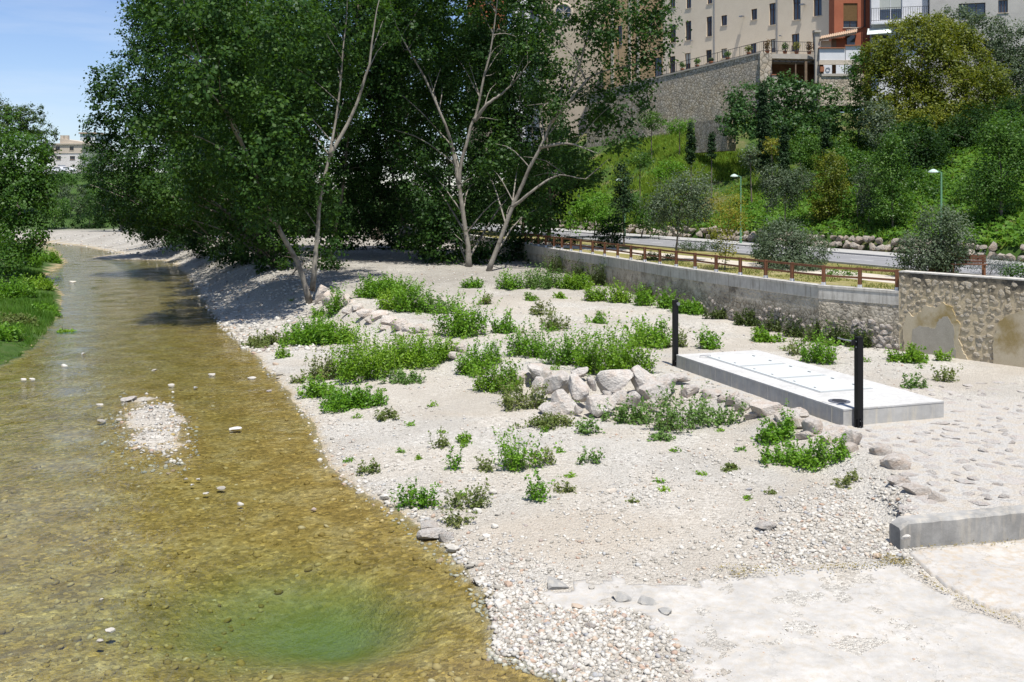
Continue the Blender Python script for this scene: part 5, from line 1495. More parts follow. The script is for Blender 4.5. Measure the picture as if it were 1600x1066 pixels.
# ------------------------------------------------------------------ weeds and bushes on the gravel
L_W1 = leaf_mat("weed_green", (.050, .13, .008), (.10, .22, .014), (.17, .30, .026), .5, .3, .3)
L_W2 = leaf_mat("weed_fresh", (.07, .16, .008), (.13, .24, .015), (.20, .31, .028), .5, .3, .3)
L_W3 = leaf_mat("weed_dry", (.075, .11, .025), (.12, .16, .045), (.20, .20, .08), .6, .3, .2)
L_W4 = leaf_mat("weed_grey", (.055, .12, .02), (.10, .18, .04), (.16, .24, .08), .6, .25, .2)
L_IVY = leaf_mat("wall_shrub", (.020, .040, .008), (.040, .068, .012), (.075, .10, .022), .55, .2, .25)
M_STEM = plain("weed_stem", (.14, .17, .05), .7)
WR = np.random.default_rng(303)
def weed(px, py, hw, h, label, lm=L_W1, leaf=.11, dens=1.0, fill=24, name="weed_clump", grp="weeds on the gravel bank", upright=.25, cat="weeds", base=None, deep=.7):
    b0 = ray_ground(px, py - .12 * h) if base is None else np.array(base, float)
    m = b0[1] / F
    rx = hw * m; ry = max(rx * deep, .1); H = h * m * .92
    n = max(7, int(70 * math.pi * rx * ry * dens * .62) + 6)
    a = WR.uniform(0, 2 * np.pi, n); r = np.sqrt(WR.random(n)) * .92
    lob = 1 + .26 * np.sin(3 * a + px) + .2 * np.sin(5 * a + py) + .3 * (WR.random(n) ** 4)
    bx = b0[0] + rx * r * np.cos(a) * lob; by = b0[1] + ry * r * np.sin(a) * lob
    z0 = ground_h(bx, by) if base is None else np.full(n, b0[2])
    hh = H * (1 - .4 * r ** 2) * (.3 + .8 * WR.random(n) ** 1.3)
    lean = WR.normal(0, upright, (n, 2)) + np.stack([(bx - b0[0]) / (rx + .01), (by - b0[1]) / (ry + .01)], -1) * .22
    t = (np.arange(fill)[None, :] + WR.random((n, fill))) / fill
    t = .08 + .92 * t
    P = np.empty((n, fill, 3))
    P[..., 0] = bx[:, None] + lean[:, :1] * hh[:, None] * t ** 1.4
    P[..., 1] = by[:, None] + lean[:, 1:] * hh[:, None] * t ** 1.4
    P[..., 2] = z0[:, None] + hh[:, None] * t
    spread = leaf * .9 * (1.25 - t)[..., None]
    off = WR.normal(size=P.shape) * spread; off[..., 2] *= .5
    P = (P + off).reshape(-1, 3)
    P[:, 2] = np.maximum(P[:, 2], (np.repeat(z0, fill)) + .02)
    Nn = off.reshape(-1, 3) / (leaf + 1e-6) * .35 + np.array((0, 0, .8))
    root = empty(name, (b0[0], b0[1], float(z0.mean())), label, cat, grp)
    V = leaf_quads(P, leaf, Nn, .55, -.2, .2, WR)
    fast_mesh("foliage", V, quads_of(len(P)), lm, root)
    sb = []
    k = min(n, 60)
    V0 = np.stack([bx, by, z0 - .03], -1)[:k]; V1 = np.stack([bx + lean[:, 0] * hh, by + lean[:, 1] * hh, z0 + hh], -1)[:k]
    w = .008 + .004 * rx
    e = np.array((w, 0, 0)); e2 = np.array((0, w, 0))
    SV_ = np.stack([V0 - e, V0 + e, V1, V0 - e2, V0 + e2, V1], 1).reshape(-1, 3)
    fast_mesh("stems", SV_, np.arange(len(SV_)).reshape(-1, 3), M_STEM, root)['kind'] = 'stuff'
    return root

W = [
 (523,496,15,40,"dark leafy bush right beside the pink rock at the leaning poplar",L_W1),
 (497,500,9,20,"small dark weed left of the bush by the pink rock",L_W1),
 (415,543,32,20,"thin grassy weeds at the water's edge below the shaded bank",L_W3),
 (441,562,10,18,"small weed at the shore next to the first big weed bed",L_W2),
 (599,468,34,32,"wide leafy weed bed behind the pinkish rubble, farthest back",L_W1),
 (611,488,20,28,"bright weed clump just above the pinkish rubble",L_W2),
 (643,494,24,46,"tall pointed weed clump above the middle of the rubble",L_W1),
 (686,494,26,30,"pale loose weeds between two darker clumps above the rubble",L_W4),
 (722,534,30,62,"tall dense weed bush at the right end of the pinkish rubble",L_W1),
 (786,525,18,32,"bushy weed standing alone right of the tall dense bush",L_W1),
 (492,542,40,38,"weed bed at the upper left of the big riverside patch",L_W1),
 (532,540,18,26,"weed tuft just below the pinkish rubble",L_W2),
 (566,602,42,76,"large bright green weed bush in the heart of the riverside patch",L_W2),
 (640,578,52,50,"large weed bush at the right side of the riverside patch",L_W2),
 (505,600,28,48,"reddish green weeds at the left side of the riverside patch",L_W3),
 (500,624,26,34,"weeds at the lower left corner of the riverside patch",L_W1),
 (548,640,40,30,"low weed bed at the bottom of the riverside patch",L_W1),
 (632,600,28,18,"flat bluish weed mat below the riverside patch",L_W4),
 (748,588,28,46,"upper part of the long diagonal weed hedge",L_W1),
 (778,618,30,50,"middle of the long diagonal weed hedge",L_W2),
 (812,645,32,48,"lower end of the long diagonal weed hedge touching the blocks",L_W3),
 (826,564,27,52,"leafy weed bush behind the left end of the big blocks",L_W1),
 (885,578,28,58,"tall loose weeds behind the middle of the big blocks",L_W1),
 (956,594,50,74,"largest bright weed bush right behind the big blocks",L_W2),
 (1016,548,26,40,"weed bush behind the right end of the big blocks",L_W1),
 (868,520,20,30,"thin weeds on the open gravel behind the tall loose weeds",L_W3),
 (932,474,17,26,"weed tuft at the left of the row in front of the wall",L_W2),
 (971,478,17,32,"second weed tuft of the row in front of the wall",L_W2),
 (1007,482,16,32,"third weed tuft of the row in front of the wall",L_W1),
 (1041,487,14,30,"fourth weed tuft of the row in front of the wall",L_W1),
 (798,456,18,30,"weed clump at the foot of the pale leaning trunk",L_W1),
 (850,455,28,34,"tall pale weed bed where the wall meets the grove",L_W4),
 (896,455,26,24,"low weed bed along the shaded wall foot",L_W2),
 (1080,493,26,20,"weeds around the far black post",L_W1),
 (1106,550,16,32,"leafy weed just right of the far black post",L_W1),
 (1060,546,15,28,"thin grassy weed left of the far black post",L_W3),
 (1196,538,20,22,"spreading weed on the gravel behind the slab",L_W2),
 (1280,574,24,46,"bushy weed touching the back edge of the slab",L_W1),
 (1246,560,17,36,"pale yellowish weed next to the bushy one behind the slab",L_W3),
 (1300,538,18,30,"weed between the slab and the wall shrubs",L_W1),
 (1420,569,28,24,"round weed at the foot of the plaster patch",L_W2),
 (1472,567,10,22,"small upright bush against the stone wall",L_W2),
 (1430,609,17,20,"sparse weed on the gravel near the stone wall",L_W4),
 (1476,600,16,26,"dry wispy weed on the gravel near the stone wall",L_W3),
 (1050,684,36,68,"tall grey green weed bush below the right blocks",L_W4),
 (986,666,32,36,"grey green weeds at the foot of the big blocks",L_W4),
 (1113,670,30,44,"grey green weeds right of the tall bush below the blocks",L_W4),
 (1217,692,24,42,"leafy weed among the blocks at the foot of the slab",L_W1),
 (1228,730,34,34,"left half of the low dark weed mat before the slab",L_W1),
 (1284,734,32,46,"right half of the low dark weed mat before the slab",L_W1),
 (806,742,28,62,"tallest leafy weed alone in the middle of the lower gravel",L_W1),
 (844,732,20,38,"loose weed growing on the right of the tallest leafy weed",L_W3),
 (760,737,14,20,"grassy weed left of the tallest leafy weed",L_W3),
 (707,740,9,40,"slim upright weed on the lower gravel",L_W1),
 (690,704,16,28,"yellowish weed above the slim upright one",L_W3),
 (726,694,7,14,"single broad leaved lime plant on bare gravel",L_W2),
 (574,744,16,22,"sparse weed among the shore stones",L_W3),
 (638,800,17,42,"dark weed at the shoreline above the white stones",L_W1),
 (670,797,17,34,"weed right of the dark shoreline weed",L_W1),
 (734,796,28,34,"straggly dry weed inland of the white shore stones",L_W3),
 (716,824,18,26,"dull weed right behind the largest white shore stone",L_W3),
 (843,788,18,40,"small leafy weed on the lower gravel right of centre",L_W1),
 (886,772,12,16,"thin weed tuft next to the small leafy one",L_W3),
 (605,658,17,18,"low dark weed at the end of the damp sand streak",L_W3),
 (858,670,40,18,"low weeds in the damp sand streak below the blocks",L_W3),
 (918,682,18,26,"wispy weed on gravel below the big blocks",L_W4),
 (920,727,18,26,"wispy pale weed alone on the open gravel",L_W4),
 (1143,735,7,10,"tiny weed on open gravel before the slab",L_W3),
 (1330,760,18,20,"sparse weeds at the edge of the stone pitching",L_W3),
 (1034,690,14,16,"thin weed just below the tall grey green bush",L_W4),
 (829,472,8,14,"small weed on the upper gravel near the leaning trunk",L_W2),
 (878,468,9,10,"tiny weed on the upper gravel",L_W2),
 (757,478,11,18,"pale weed on the upper gravel by the tall dense bush",L_W3),
 (846,496,14,26,"open weed on the upper gravel behind the leafy bush",L_W3),
 (936,508,10,18,"small dark weed on the upper gravel in front of the row",L_W1),
 (740,452,14,16,"weeds around the base of the forked poplar",L_W1),
 (470,600,10,14,"last low tuft of weeds at the shoreline",L_W3),
]
for (px, py, hw, h, lab, lm) in W:
    big = hw * h > 900
    dense_ = 1.0 if lm in (L_W1, L_W2) else .62
    weed(px, py, hw * (1.1 if big else 1.0), h * 1.3, lab, lm, .15 if py < 560 else (.125 if py < 700 else .10), dense_ * (1.25 if big else 1.0), 26 if dense_ == 1 else 20)
for (px, py, hw, h, lab, lm) in (
    (20, 470, 26, 40, "tall rank weeds on the left bank nearest the frame edge", L_W1),
    (62, 455, 20, 26, "weeds on the tip of the left bank point", L_W2),
    (78, 412, 16, 22, "weeds at the narrow part of the left bank", L_W1),
    (12, 535, 20, 34, "rank weeds hanging over the water at the lower left bank", L_W1),
    (72, 490, 20, 16, "low sedge at the water's edge of the left bank", L_W1),
    (40, 420, 24, 34, "leafy shrub under the big left bank tree", L_W1),
    (30, 510, 24, 22, "yellowish weeds in the middle of the left bank", L_W3),
    (105, 522, 12, 8, "small grass island in the water off the left bank", L_W2)):
    weed(px, py, hw, h, lab, lm, .17, .9, 22, "weed_clump", "weeds on the left river bank")
# dark shrubs growing from the retaining wall
for (px, py, hw, h, lab) in (
    (1183,500,22,34,"dark shrub on the wall, leftmost of the row behind the slab"),
    (1222,507,20,38,"dark shrub on the wall, second from the left behind the slab"),
    (1257,516,17,40,"narrow dark shrub on the wall, third of the row behind the slab"),
    (1285,520,17,38,"narrow dark shrub on the wall, fourth of the row behind the slab"),
    (1319,524,22,44,"largest round dark shrub against the wall behind the slab"),
    (1352,538,24,38,"low dark shrub against the wall end next to exposed stones"),
    (1135,488,18,24,"dark weeds clinging to the wall foot above the slab's far end"),
    (1098,478,16,24,"dark weeds clinging to the wall left of the far post"),
    (948,452,20,52,"dark creeper hanging on the wall right of the grove"),
    (915,446,18,46,"dark creeper on the wall beside the hanging branches"),
    (882,440,18,44,"dark creeper on the wall close to the leaning trunk"),
    (1062,468,14,26,"small creeper on the wall in the middle of the fence run"),
    (1022,462,14,30,"small creeper on the wall above the weed row")):
    i = int(np.argmin(abs(ratio - px)))
    x, y = dense[i][:2]
    td = dense[i][2]
    p = np.array((x - math.sin(td) * .45, y + math.cos(td) * .45 - .0))
    p = np.array((x, y)) + np.array((-math.sin(td), math.cos(td))) * .5
    g = gz(p[0], p[1])
    weed(px, py, hw, h, lab, L_IVY, .13, 1.6, 26, "wall_shrub", "shrubs along the retaining wall", .2, "shrub", base=(p[0], p[1], g), deep=.35)

# single sprigs scattered over the open gravel
k = 0
while k < 70:
    px, py = WR.uniform(440, 1440), WR.uniform(450, 790)
    p = ray_ground(px, py)
    e_ = poly_dist(p[:1], p[1:2], RIGHT_SHORE)[0]
    loc = p[:2] - SA; s_, v_ = loc @ SU, loc @ SV
    if e_ < .5 or (-.4 < s_ < SL + .4 and -.4 < v_ < SW + .4) or poly_dist(p[:1], p[1:2], STONE_WALL[::-1] + WALL_LINE[1:])[0] > -.6: continue
    if p[0] > 9 and p[1] < 31: continue
    weed(px, py, WR.uniform(3, 8), WR.uniform(6, 14), "tiny weed sprig growing alone in the pale gravel", (L_W1, L_W3, L_W2)[k % 3], .09, 1.0, 7, "weed_sprig", "weed sprigs dotted over the gravel", .4)
    k += 1

# ------------------------------------------------------------------ buildings
class Face:
    """a vertical facade plane: s along it, z up, o outwards"""
    def __init__(self, px, Y, d):
        self.P = np.array(((px - 800) / F * Y, Y)); d = np.array(d, float); self.d = d / np.linalg.norm(d)
        n = np.array((self.d[1], -self.d[0])); self.n = n if n[1] < 0 else -n
    def hit(self, px, py):
        k = (px - 800) / F
        s = (k * self.P[1] - self.P[0]) / (self.d[0] - k * self.d[1])
        return s, CAMZ + (HOR - py) / F * (self.P[1] + self.d[1] * s)
    def pt(self, s, z, o=0.0):
        p = self.P + self.d * s + self.n * o
        return np.array((p[0], p[1], z))
    def M(self, A):
        A = np.asarray(A, float)
        return np.c_[self.P + A[:, :1] * self.d + A[:, 1:2] * self.n, A[:, 2]]
    def rect(self, x0, y0, x1, y1):
        xm = (x0 + x1) / 2
        s0 = self.hit(x0, y0)[0]; s1 = self.hit(x1, y0)[0]
        z1 = self.hit(xm, y0)[1]; z0 = self.hit(xm, y1)[1]
        return min(s0, s1), max(s0, s1), z0, z1

def walls(face, s0, s1, z0, z1, depth, holes, m, name, root, rev=.28, reveal_m=None):
    """front wall with real openings, plus sides, back and top"""
    ss = sorted({s0, s1, *[v for h in holes for v in (h[0], h[1]) if s0 < v < s1]})
    zs = sorted({z0, z1, *[v for h in holes for v in (h[2], h[3]) if z0 < v < z1]})
    b = MB()
    for i in range(len(ss) - 1):
        for j in range(len(zs) - 1):
            sm, zm = (ss[i] + ss[i+1]) / 2, (zs[j] + zs[j+1]) / 2
            if any(h[0] < sm < h[1] and h[2] < zm < h[3] for h in holes): continue
            b.add([face.pt(ss[i], zs[j]), face.pt(ss[i+1], zs[j]), face.pt(ss[i+1], zs[j+1]), face.pt(ss[i], zs[j+1])], [(0, 1, 2, 3)])
    for (a, c, e, f) in holes:
        q = [(a, e), (c, e), (c, f), (a, f)]
        for k in range(4):
            (x0, y0), (x1, y1) = q[k], q[(k+1) % 4]
            b.add([face.pt(x0, y0), face.pt(x1, y1), face.pt(x1, y1, -rev), face.pt(x0, y0, -rev)], [(0, 1, 2, 3)])
        b.add([face.pt(a, e, -rev - .3), face.pt(c, e, -rev - .3), face.pt(c, f, -rev - .3), face.pt(a, f, -rev - .3)], [(0, 1, 2, 3)])
    B = [face.pt(s0, z0), face.pt(s1, z0), face.pt(s1, z0, -depth), face.pt(s0, z0, -depth), face.pt(s0, z1), face.pt(s1, z1), face.pt(s1, z1, -depth), face.pt(s0, z1, -depth)]
    b.add(B, [(1, 2, 6, 5), (2, 3, 7, 6), (3, 0, 4, 7), (4, 5, 6, 7)])
    return b.build(name, m, root)

M_GLASS = MT("window_glass"); M_GLASS = M_GLASS.done(M_GLASS.pbsdf((.035, .045, .06), .06, .8))
M_WFRAME = plain("brown_window_frame", (.085, .040, .022), .5)
M_WSILL = rough_mat("window_sill", (.52, .45, .35), (.58, .51, .41), 3)
M_BLIND = rough_mat("rolled_blind", (.13, .075, .028), (.17, .10, .04), 3, .3, .02, .8, 30)
M_CURT = plain("pale_curtain", (.45, .47, .43), .9, .1)
M_DARKMET = plain("dark_railing_metal", (.030, .028, .027), .5)
def window(face, h, root, rev=.28, bars=(1, 1), frame=M_WFRAME, sill=True, curtain=False, w=.07):
    a, c, e, f = h
    b = MB(); o = -rev + .06
    def bx(s0, s1, z0, z1): b.prism([(s0, o - .05), (s1, o - .05), (s1, o + .05), (s0, o + .05)], z0, z1, face.M)
    bx(a, a + w, e, f); bx(c - w, c, e, f); bx(a + w, c - w, e, e + w); bx(a + w, c - w, f - w, f)
    nx, nz_ = bars
    for k in range(nx): s = a + (c - a) * (k + 1) / (nx + 1); bx(s - w * .5, s + w * .5, e + w, f - w)
    win = b.build("window", frame, root)
    for k in range(nz_):
        z = f - (f - e) * .28 if nz_ == 1 else e + (f - e) * (k + 1) / (nz_ + 1)
        MB().prism([(a + w, o - .04), (c - w, o - .04), (c - w, o + .055), (a + w, o + .055)], z - w * .4, z + w * .4, face.M).build("transom", frame, win)
    MB().add([face.pt(a, e, o - .02), face.pt(c, e, o - .02), face.pt(c, f, o - .02), face.pt(a, f, o - .02)], [(0, 1, 2, 3)]).build("pane", M_GLASS, win)
    if curtain:
        MB().prism([(a + w, o - .022), (c - w, o - .022), (c - w, o - .010), (a + w, o - .010)], e + (f - e) * .35, f - w, face.M).build("curtain", M_CURT, win)
    if sill:
        MB().prism([(a - .1, -rev + .02), (c + .1, -rev + .02), (c + .1, .09), (a - .1, .09)], e - .09, e + .003, face.M).build("sill", M_WSILL, win)
    return win

M_CREAM = rough_mat("cream_render", (.70, .60, .455), (.75, .65, .50), .5, .12, .01, .9, 14, None)
cf = Face(1207, 143, (-.62, .785))
cream = empty("apartment_block", cf.pt(0, 26.6), "long cream rendered building with tall brown windows above the stone wall", "building")
tall = [(1047,39,1056,67),(1071,33,1080,63),(1104,26,1112.5,57),(1202,5,1212,39),(1239,-6,1251,31),(1271,-11,1284,25),(1047,-22,1055,11),(1072,-26,1080,13),(1105,-27,1113,6),(1160,-42,1168,-12),(1202,-60,1212,-24),(1239,-70,1251,-36),(1271,-78,1284,-42)]
small = [(1127,24,1136,40),(1174,14,1183,31)]
gnd = [(1046,88,1055,116),(1070,83,1079,108),(1103,78,1112,98),(1127,76,1136,91),(1173,68,1182,84),(1204,61,1212,82),(1237,53,1249,80),(1269,47,1280,78)]
Hs = [cf.rect(*r) for r in tall + small + gnd]
s_l = cf.hit(1036, 50)[0]; s_r = cf.hit(1303, 30)[0]
walls(cf, min(s_l, s_r), max(s_l, s_r), 21.0, 47.0, 14, Hs, M_CREAM, "wall", cream)
for i, h in enumerate(Hs):
    window(cf, h, cream, bars=(1, 1) if i < len(tall) else (1, 0), curtain=(i >= len(tall) + 2 and i % 2 == 0))
for px in (1113.7, 1211.5):
    s = cf.hit(px, 40)[0] - .35
    MB().tube([cf.pt(s, 26.6, .08), cf.pt(s, 46.8, .08)], .06, 8).build("drain_pipe", M_GREYMET, cream)
for (px, py) in ((1163, 26.5), (1258, 8), (1083, 64), (1222, 56.5)):
    s, z = cf.hit(px, py); k = .5 if py < 30 else .22
    l = MB().prism([(s - k * .6, .35), (s + k * .6, .35), (s + k * .6, .35 + k), (s - k * .6, .35 + k)], z - .06, z + .10, cf.M).build("floodlight", M_GREYMET, cream)
    MB().bar(cf.pt(s, z + .02, 0), cf.pt(s, z + .02, .4), .06).build("bracket", M_GREYMET, l)
ov = MB().prism([(min(s_l, s_r) - .4, -14.4), (max(s_l, s_r), -14.4), (max(s_l, s_r), .7), (min(s_l, s_r) - .4, .7)], 47.0, 47.4, cf.M); ov.build("eaves", M_WSILL, cream)

# ---- old stone retaining wall under the terrace
def rubble_material(name, a, b, c, sc):
    t = MT(name); co = t.coord()
    vo = t.voro(sc, 'DISTANCE_TO_EDGE', co); vc = t.voro(sc, 'F1', co)
    r = t.n("SeparateColor", Color=vc.outputs['Color']).outputs[0]
    n1 = t.noise(.35, 5, .65, co); n2 = t.noise(9, 4, .7, co)
    col = t.ramp(r, (0, a), (.5, b), (1, c))
    col = t.mix(t.ramp(n1.outputs['Fac'], (.42, 0.0), (.62, .6)), col, (.40, .37, .32))
    col = t.mix(t.ramp(vo.outputs['Distance'], (0, .8), (.10, 0.0)), col, (.10, .085, .06))
    col = t.mix(.4, col, t.ramp(n2.outputs['Fac'], (.3, .6), (.7, 1.1)), 'MULTIPLY')
    return t.done(t.pbsdf(col, .95, .1, t.bump(t.math('ADD', vo.outputs['Distance'], n2.outputs['Fac']), .8, .15)))
M_RUBBLE = rubble_material("old_rubble", (.44, .36, .25), (.58, .485, .35), (.66, .575, .45), 2.1)
TZ = 27.0
K = np.array((33.1, 132.0)); KR = np.array((41.3, 133.2))
UPW = [(41.3, 133.2), (33.1, 132.0), (20.5, 152.0), (12.6, 168.0)]
UPZ = [24.7, 25.6, TZ]
ow = empty("old_stone_wall", (33.1, 132, 17), "high old rubble stone wall carrying the terrace railing", "stone wall")
thick_line([UPW[3], UPW[2], UPW[1]], -1.0, 0, 13.0, [z - .1 for z in UPZ], M_RUBBLE, "wall_body", ow, 2.0)
thick_line([UPW[3], UPW[2], UPW[1]], -1.05, .08, [.2], [z + .1 for z in UPZ], M_WSILL, "coping", ow, 2.0)
pq = K + np.array((.3, -.2))
MB().prism([tuple(K + (-.25, -.12)), tuple(K + (1.35, -.05)), tuple(K + (1.35, 1.3)), tuple(K + (-.25, 1.3))], 14.0, TZ - .12).build("corner_pier", rubble_material("pier_stone", (.44, .37, .27), (.50, .43, .33), (.56, .50, .40), 1.2), ow)
lw = empty("low_stone_wall", (*at_y(1120, 200, 124)[:2], 14), "short overgrown stone wall below the high old wall", "stone wall")
a = at_y(1098, 200, 128); c = at_y(1150, 200, 121)
thick_line([tuple(a[:2]), tuple(c[:2])], 0, 1.2, 13.5, CAMZ + (HOR - 188) / F * 124, M_RUBBLE, "wall_body", lw)

# ---- terrace, railing, porch under it
M_TERR = rough_mat("terrace_stone", (.40, .36, .30), (.48, .44, .37), 1.2)
tf = [tuple(K + (.0, .05)), tuple(KR + (0, .05))] + [tuple(cf.pt(s, 0, .0)[:2]) for s in (cf.hit(1303, 30)[0], cf.hit(1036, 50)[0])] + [(20.9, 152.4)]
tr = tag(MB().prism(tf, [TZ - .75, TZ - .75, TZ - .75, 24.4, 24.8], [TZ - .12, TZ - .12, TZ - .12, 25.0, 25.4]).build("terrace", M_TERR), "stone terrace floor in front of the cream building", "terrace")
rl = empty("terrace_railing", (33.1, 132, TZ), "dark metal railing along the terrace edge above the old wall", "railing")
rp_ = [np.array((KR[0] - .2, KR[1])), K + (.25, .1), np.array((20.75, 152.0)), np.array((12.9, 168.0))]
rz_ = [TZ, TZ, 25.6, 24.7]
for a, c, za, zc, n in zip(rp_[:-1], rp_[1:], rz_[:-1], rz_[1:], (5, 11, 6)):
    for i in range(n + 1):
        p = a + (c - a) * i / n
        zp = za + (zc - za) * i / n
        MB().bar((*p, zp + .05), (*p, zp + 1.5), .07).build("post", M_DARKMET, rl)
    for h in (1.5, .25):
        MB().bar((*a, za + h), (*c, zc + h), .06).build("rail", M_DARKMET, rl)
    m = n * 6
    bb = MB()
    for i in range(m):
        if i % 6 == 0: continue
        p = a + (c - a) * i / m
        bb.bar((*p, za + (zc - za) * i / m + .25), (*p, za + (zc - za) * i / m + 1.5), .018)
    bb.build("baluster_mesh", M_DARKMET, rl)['kind'] = 'stuff'
M_POT = rough_mat("terracotta", (.30, .12, .06), (.38, .16, .085), 4)
def pot(px, py, h, lab, lm, w=.5):
    # stands on the coping just inside the railing
    k = (px - 800) / F
    best = None
    for a, c, za, zc in zip(rp_[:-1], rp_[1:], rz_[:-1], rz_[1:]):
        for t in np.linspace(0, 1, 300):
            p = a + (c - a) * t
            e = abs(p[0] / p[1] - k)
            if best is None or e < best[0]: best = (e, p, za + (zc - za) * t)
    p = best[1] + np.array((.18, .45))
    r = empty("potted_plant", (*p, TZ), lab, "potted plant", "potted plants along the terrace railing")
    z0 = best[2] + .1 if px < 1190 else TZ - .12
    pt = MB().lathe((p[0], p[1], z0), [(.20, 0), (.30, .38), (.33, .40), (.33, .47), (.27, .47)], 12).build("pot", M_POT, r)
    n = 260
    d = TR.normal(size=(n, 3)); d /= np.linalg.norm(d, axis=1)[:, None]
    P = np.array((p[0], p[1], z0 + .5 + h * .5)) + d * TR.random((n, 1)) ** .5 * np.array((w, w, h * .55))
    fast_mesh("foliage", leaf_quads(P, .17, d + (0, 0, .4)), quads_of(n), lm, r)
    MB().tube([(p[0], p[1], z0 + .4), (p[0], p[1], z0 + .5 + h * .6)], .03, 5).build("stem", M_BARKD, r)
pot(1065, 104, .9, "potted plant on the terrace, farthest left one seen through the railing", L_GREEN)
pot(1088, 98, 1.0, "round potted plant, second from the left on the terrace", L_GREEN, .55)
pot(1110, 93, .5, "low potted plant, third from the left on the terrace", L_OLIVE, .45)
pot(1136, 86, .8, "potted plant, fourth from the left beside a dark doorway", L_GREEN, .55)
pot(1169, 76, 1.0, "yellowish potted plant between doorway and terrace corner", L_GOLD, .6)
L_RED = leaf_mat("reddish_leaf", (.08, .03, .015), (.13, .06, .025), (.16, .12, .04), .5, .2)
pot(1198, 66, 1.5, "tall reddish potted plant at the terrace corner", L_RED, .6)
pot(1226, 70, 1.1, "dark potted plant right of the terrace corner", L_GREEN, .5)
pot(1244, 68, 1.3, "bright potted plant in front of the glass door", L_YEL, .5)
pot(1264, 68, 1.3, "spiky reddish potted plant at the end of the railing", L_RED, .5)

M_BROWNW = rough_mat("brown_plaster", (.13, .065, .032), (.20, .11, .06), 1.5)
M_OLDW = rough_mat("old_timber", (.16, .11, .07), (.24, .17, .11), 3)
po = empty("porch", (38, 133, 20), "shaded porch with a slatted roof under the terrace corner", "porch")
pz0 = CAMZ + (HOR - 135) / F * 133
MB().prism([(34.4, 136.2), (42.0, 137.2), (42.0, 137.6), (34.4, 136.6)], 15, TZ - .56).build("back_wall", M_BROWNW, po)
MB().prism([(34.4, 131.2), (42.2, 132.4), (42.2, 137.2), (34.4, 136.2)], 15, pz0 - .3).build("floor", M_TERR, po)
for k in range(9):
    x = 34.5 + k * .85
    MB().bar((x, 131.0 + .15 * k, TZ - 1.15), (x, 136.4 + .1 * k, TZ - .75), .09, .12).build("roof_slat", M_DARKMET, po)
MB().bar((34.4, 131.3, TZ - 1.25), (41.8, 132.5, TZ - 1.25), .14, .16).build("beam", M_DARKMET, po)
for px in (1243, 1259):
    p = at_y(px, 100, 132.0)
    MB().box((p[0], p[1], (pz0 + TZ - 1.4) / 2 - .1), (.32 if px > 1250 else .14, .3, TZ - 1.4 - pz0 + .6)).build("post", M_OLDW, po)
pp = at_y(1211.5, 110, 131.6)
MB().box((pp[0], pp[1], pz0 + .5), (.9, .4, 1.6)).build("parapet", M_TERR, po)
MB().box((pp[0], pp[1], pz0 + 1.36), (1.05, .55, .12)).build("parapet_cap", M_POT, po)
MB().box((at_y(1249, 122, 133)[0], 133.2, pz0 + .35), (.7, .5, .7)).build("blue_crate", plain("blue_plastic", (.10, .26, .36), .5), po)

# ---- red house, white terraces, balcony house, grey house
M_REDW = rough_mat("brick_red_render", (.33, .105, .055), (.38, .13, .07), .8, .15, .01, .9, 20)
M_WHITEW = rough_mat("white_render", (.66, .66, .66), (.74, .74, .74), .8, .12, .01, .9, 20)
M_TILE = rough_mat("roof_tile", (.36, .24, .16), (.48, .36, .26), 3, .4, .03, .9, 12)
rf = Face(1303.6, 133.3, (.95, -.02))
red = empty("red_house", rf.pt(2, 20), "brick red house with a rolled wooden blind next to the cream building", "house")
hw_ = rf.rect(1318, 5, 1340, 43)
hw2 = rf.rect(1318, -75, 1340, -35)
walls(rf, 0, rf.hit(1359.5, 20)[0], 20, 43, 10, [hw_, hw2], M_REDW, "wall", red)
for hh_ in (hw_, hw2):
    wn = window(rf, hh_, red, bars=(1, 0))
    MB().prism([(hh_[0] + .02, -.18), (hh_[1] - .02, -.18), (hh_[1] - .02, -.10), (hh_[0] + .02, -.10)], hh_[2] + .9, hh_[3] - .02, rf.M).build("blind", M_BLIND, wn)
    for k in range(4):
        MB().bar(rf.pt(hh_[0], hh_[2] + .12 + .22 * k, .03), rf.pt(hh_[1], hh_[2] + .12 + .22 * k, .03), .04).build("guard_bar", M_DARKMET, wn)
sp = rf.hit(1351, 30)[0]
MB().tube([rf.pt(sp, 43, .12), rf.pt(sp, rf.hit(1351, 42)[1], .12), rf.pt(rf.hit(1322, 50)[0], rf.hit(1322, 48)[1], .14), rf.pt(rf.hit(1322, 50)[0], rf.hit(1322, 68)[1], .14)], .10, 8).build("drain_pipe", M_DARKMET, red)
# lean-to with clay tiles
le = empty("lean_to", rf.pt(-1.5, 24), "small lean-to with a clay tile roof in front of the red house", "lean-to")
y_f = 131.0
def lp(px, py, Y=y_f): return at_y(px, py, Y)
A0, A1 = lp(1280, 63), lp(1338, 52)
B0, B1 = lp(1283, 58, 133.0), lp(1340, 46.5, 133.0)
MB().add([A0, A1, B1, B0, A0 - (0, 0, .12), A1 - (0, 0, .12), B1 - (0, 0, .12), B0 - (0, 0, .12)], [(0,1,2,3),(7,6,5,4),(0,4,5,1),(1,5,6,2),(2,6,7,3),(3,7,4,0)]).build("roof", M_TILE, le)
for k in range(17):
    t_ = (k + .5) / 17
    MB().tube([A0 * (1 - t_) + A1 * t_ + (0, -.08, .06), B0 * (1 - t_) + B1 * t_ + (0, 0, .06)], [.16, .12], 8).build("roof_tile", M_TILE, le)
def slab_px(x0, y0, x1, y1, Y, th, m, name, root):
    a = at_y(x0, y0, Y); c = at_y(x1, y1, Y)
    return MB().box(((a[0] + c[0]) / 2, Y + th / 2, (a[2] + c[2]) / 2), (abs(c[0] - a[0]), th, abs(a[2] - c[2]))).build(name, m, root)
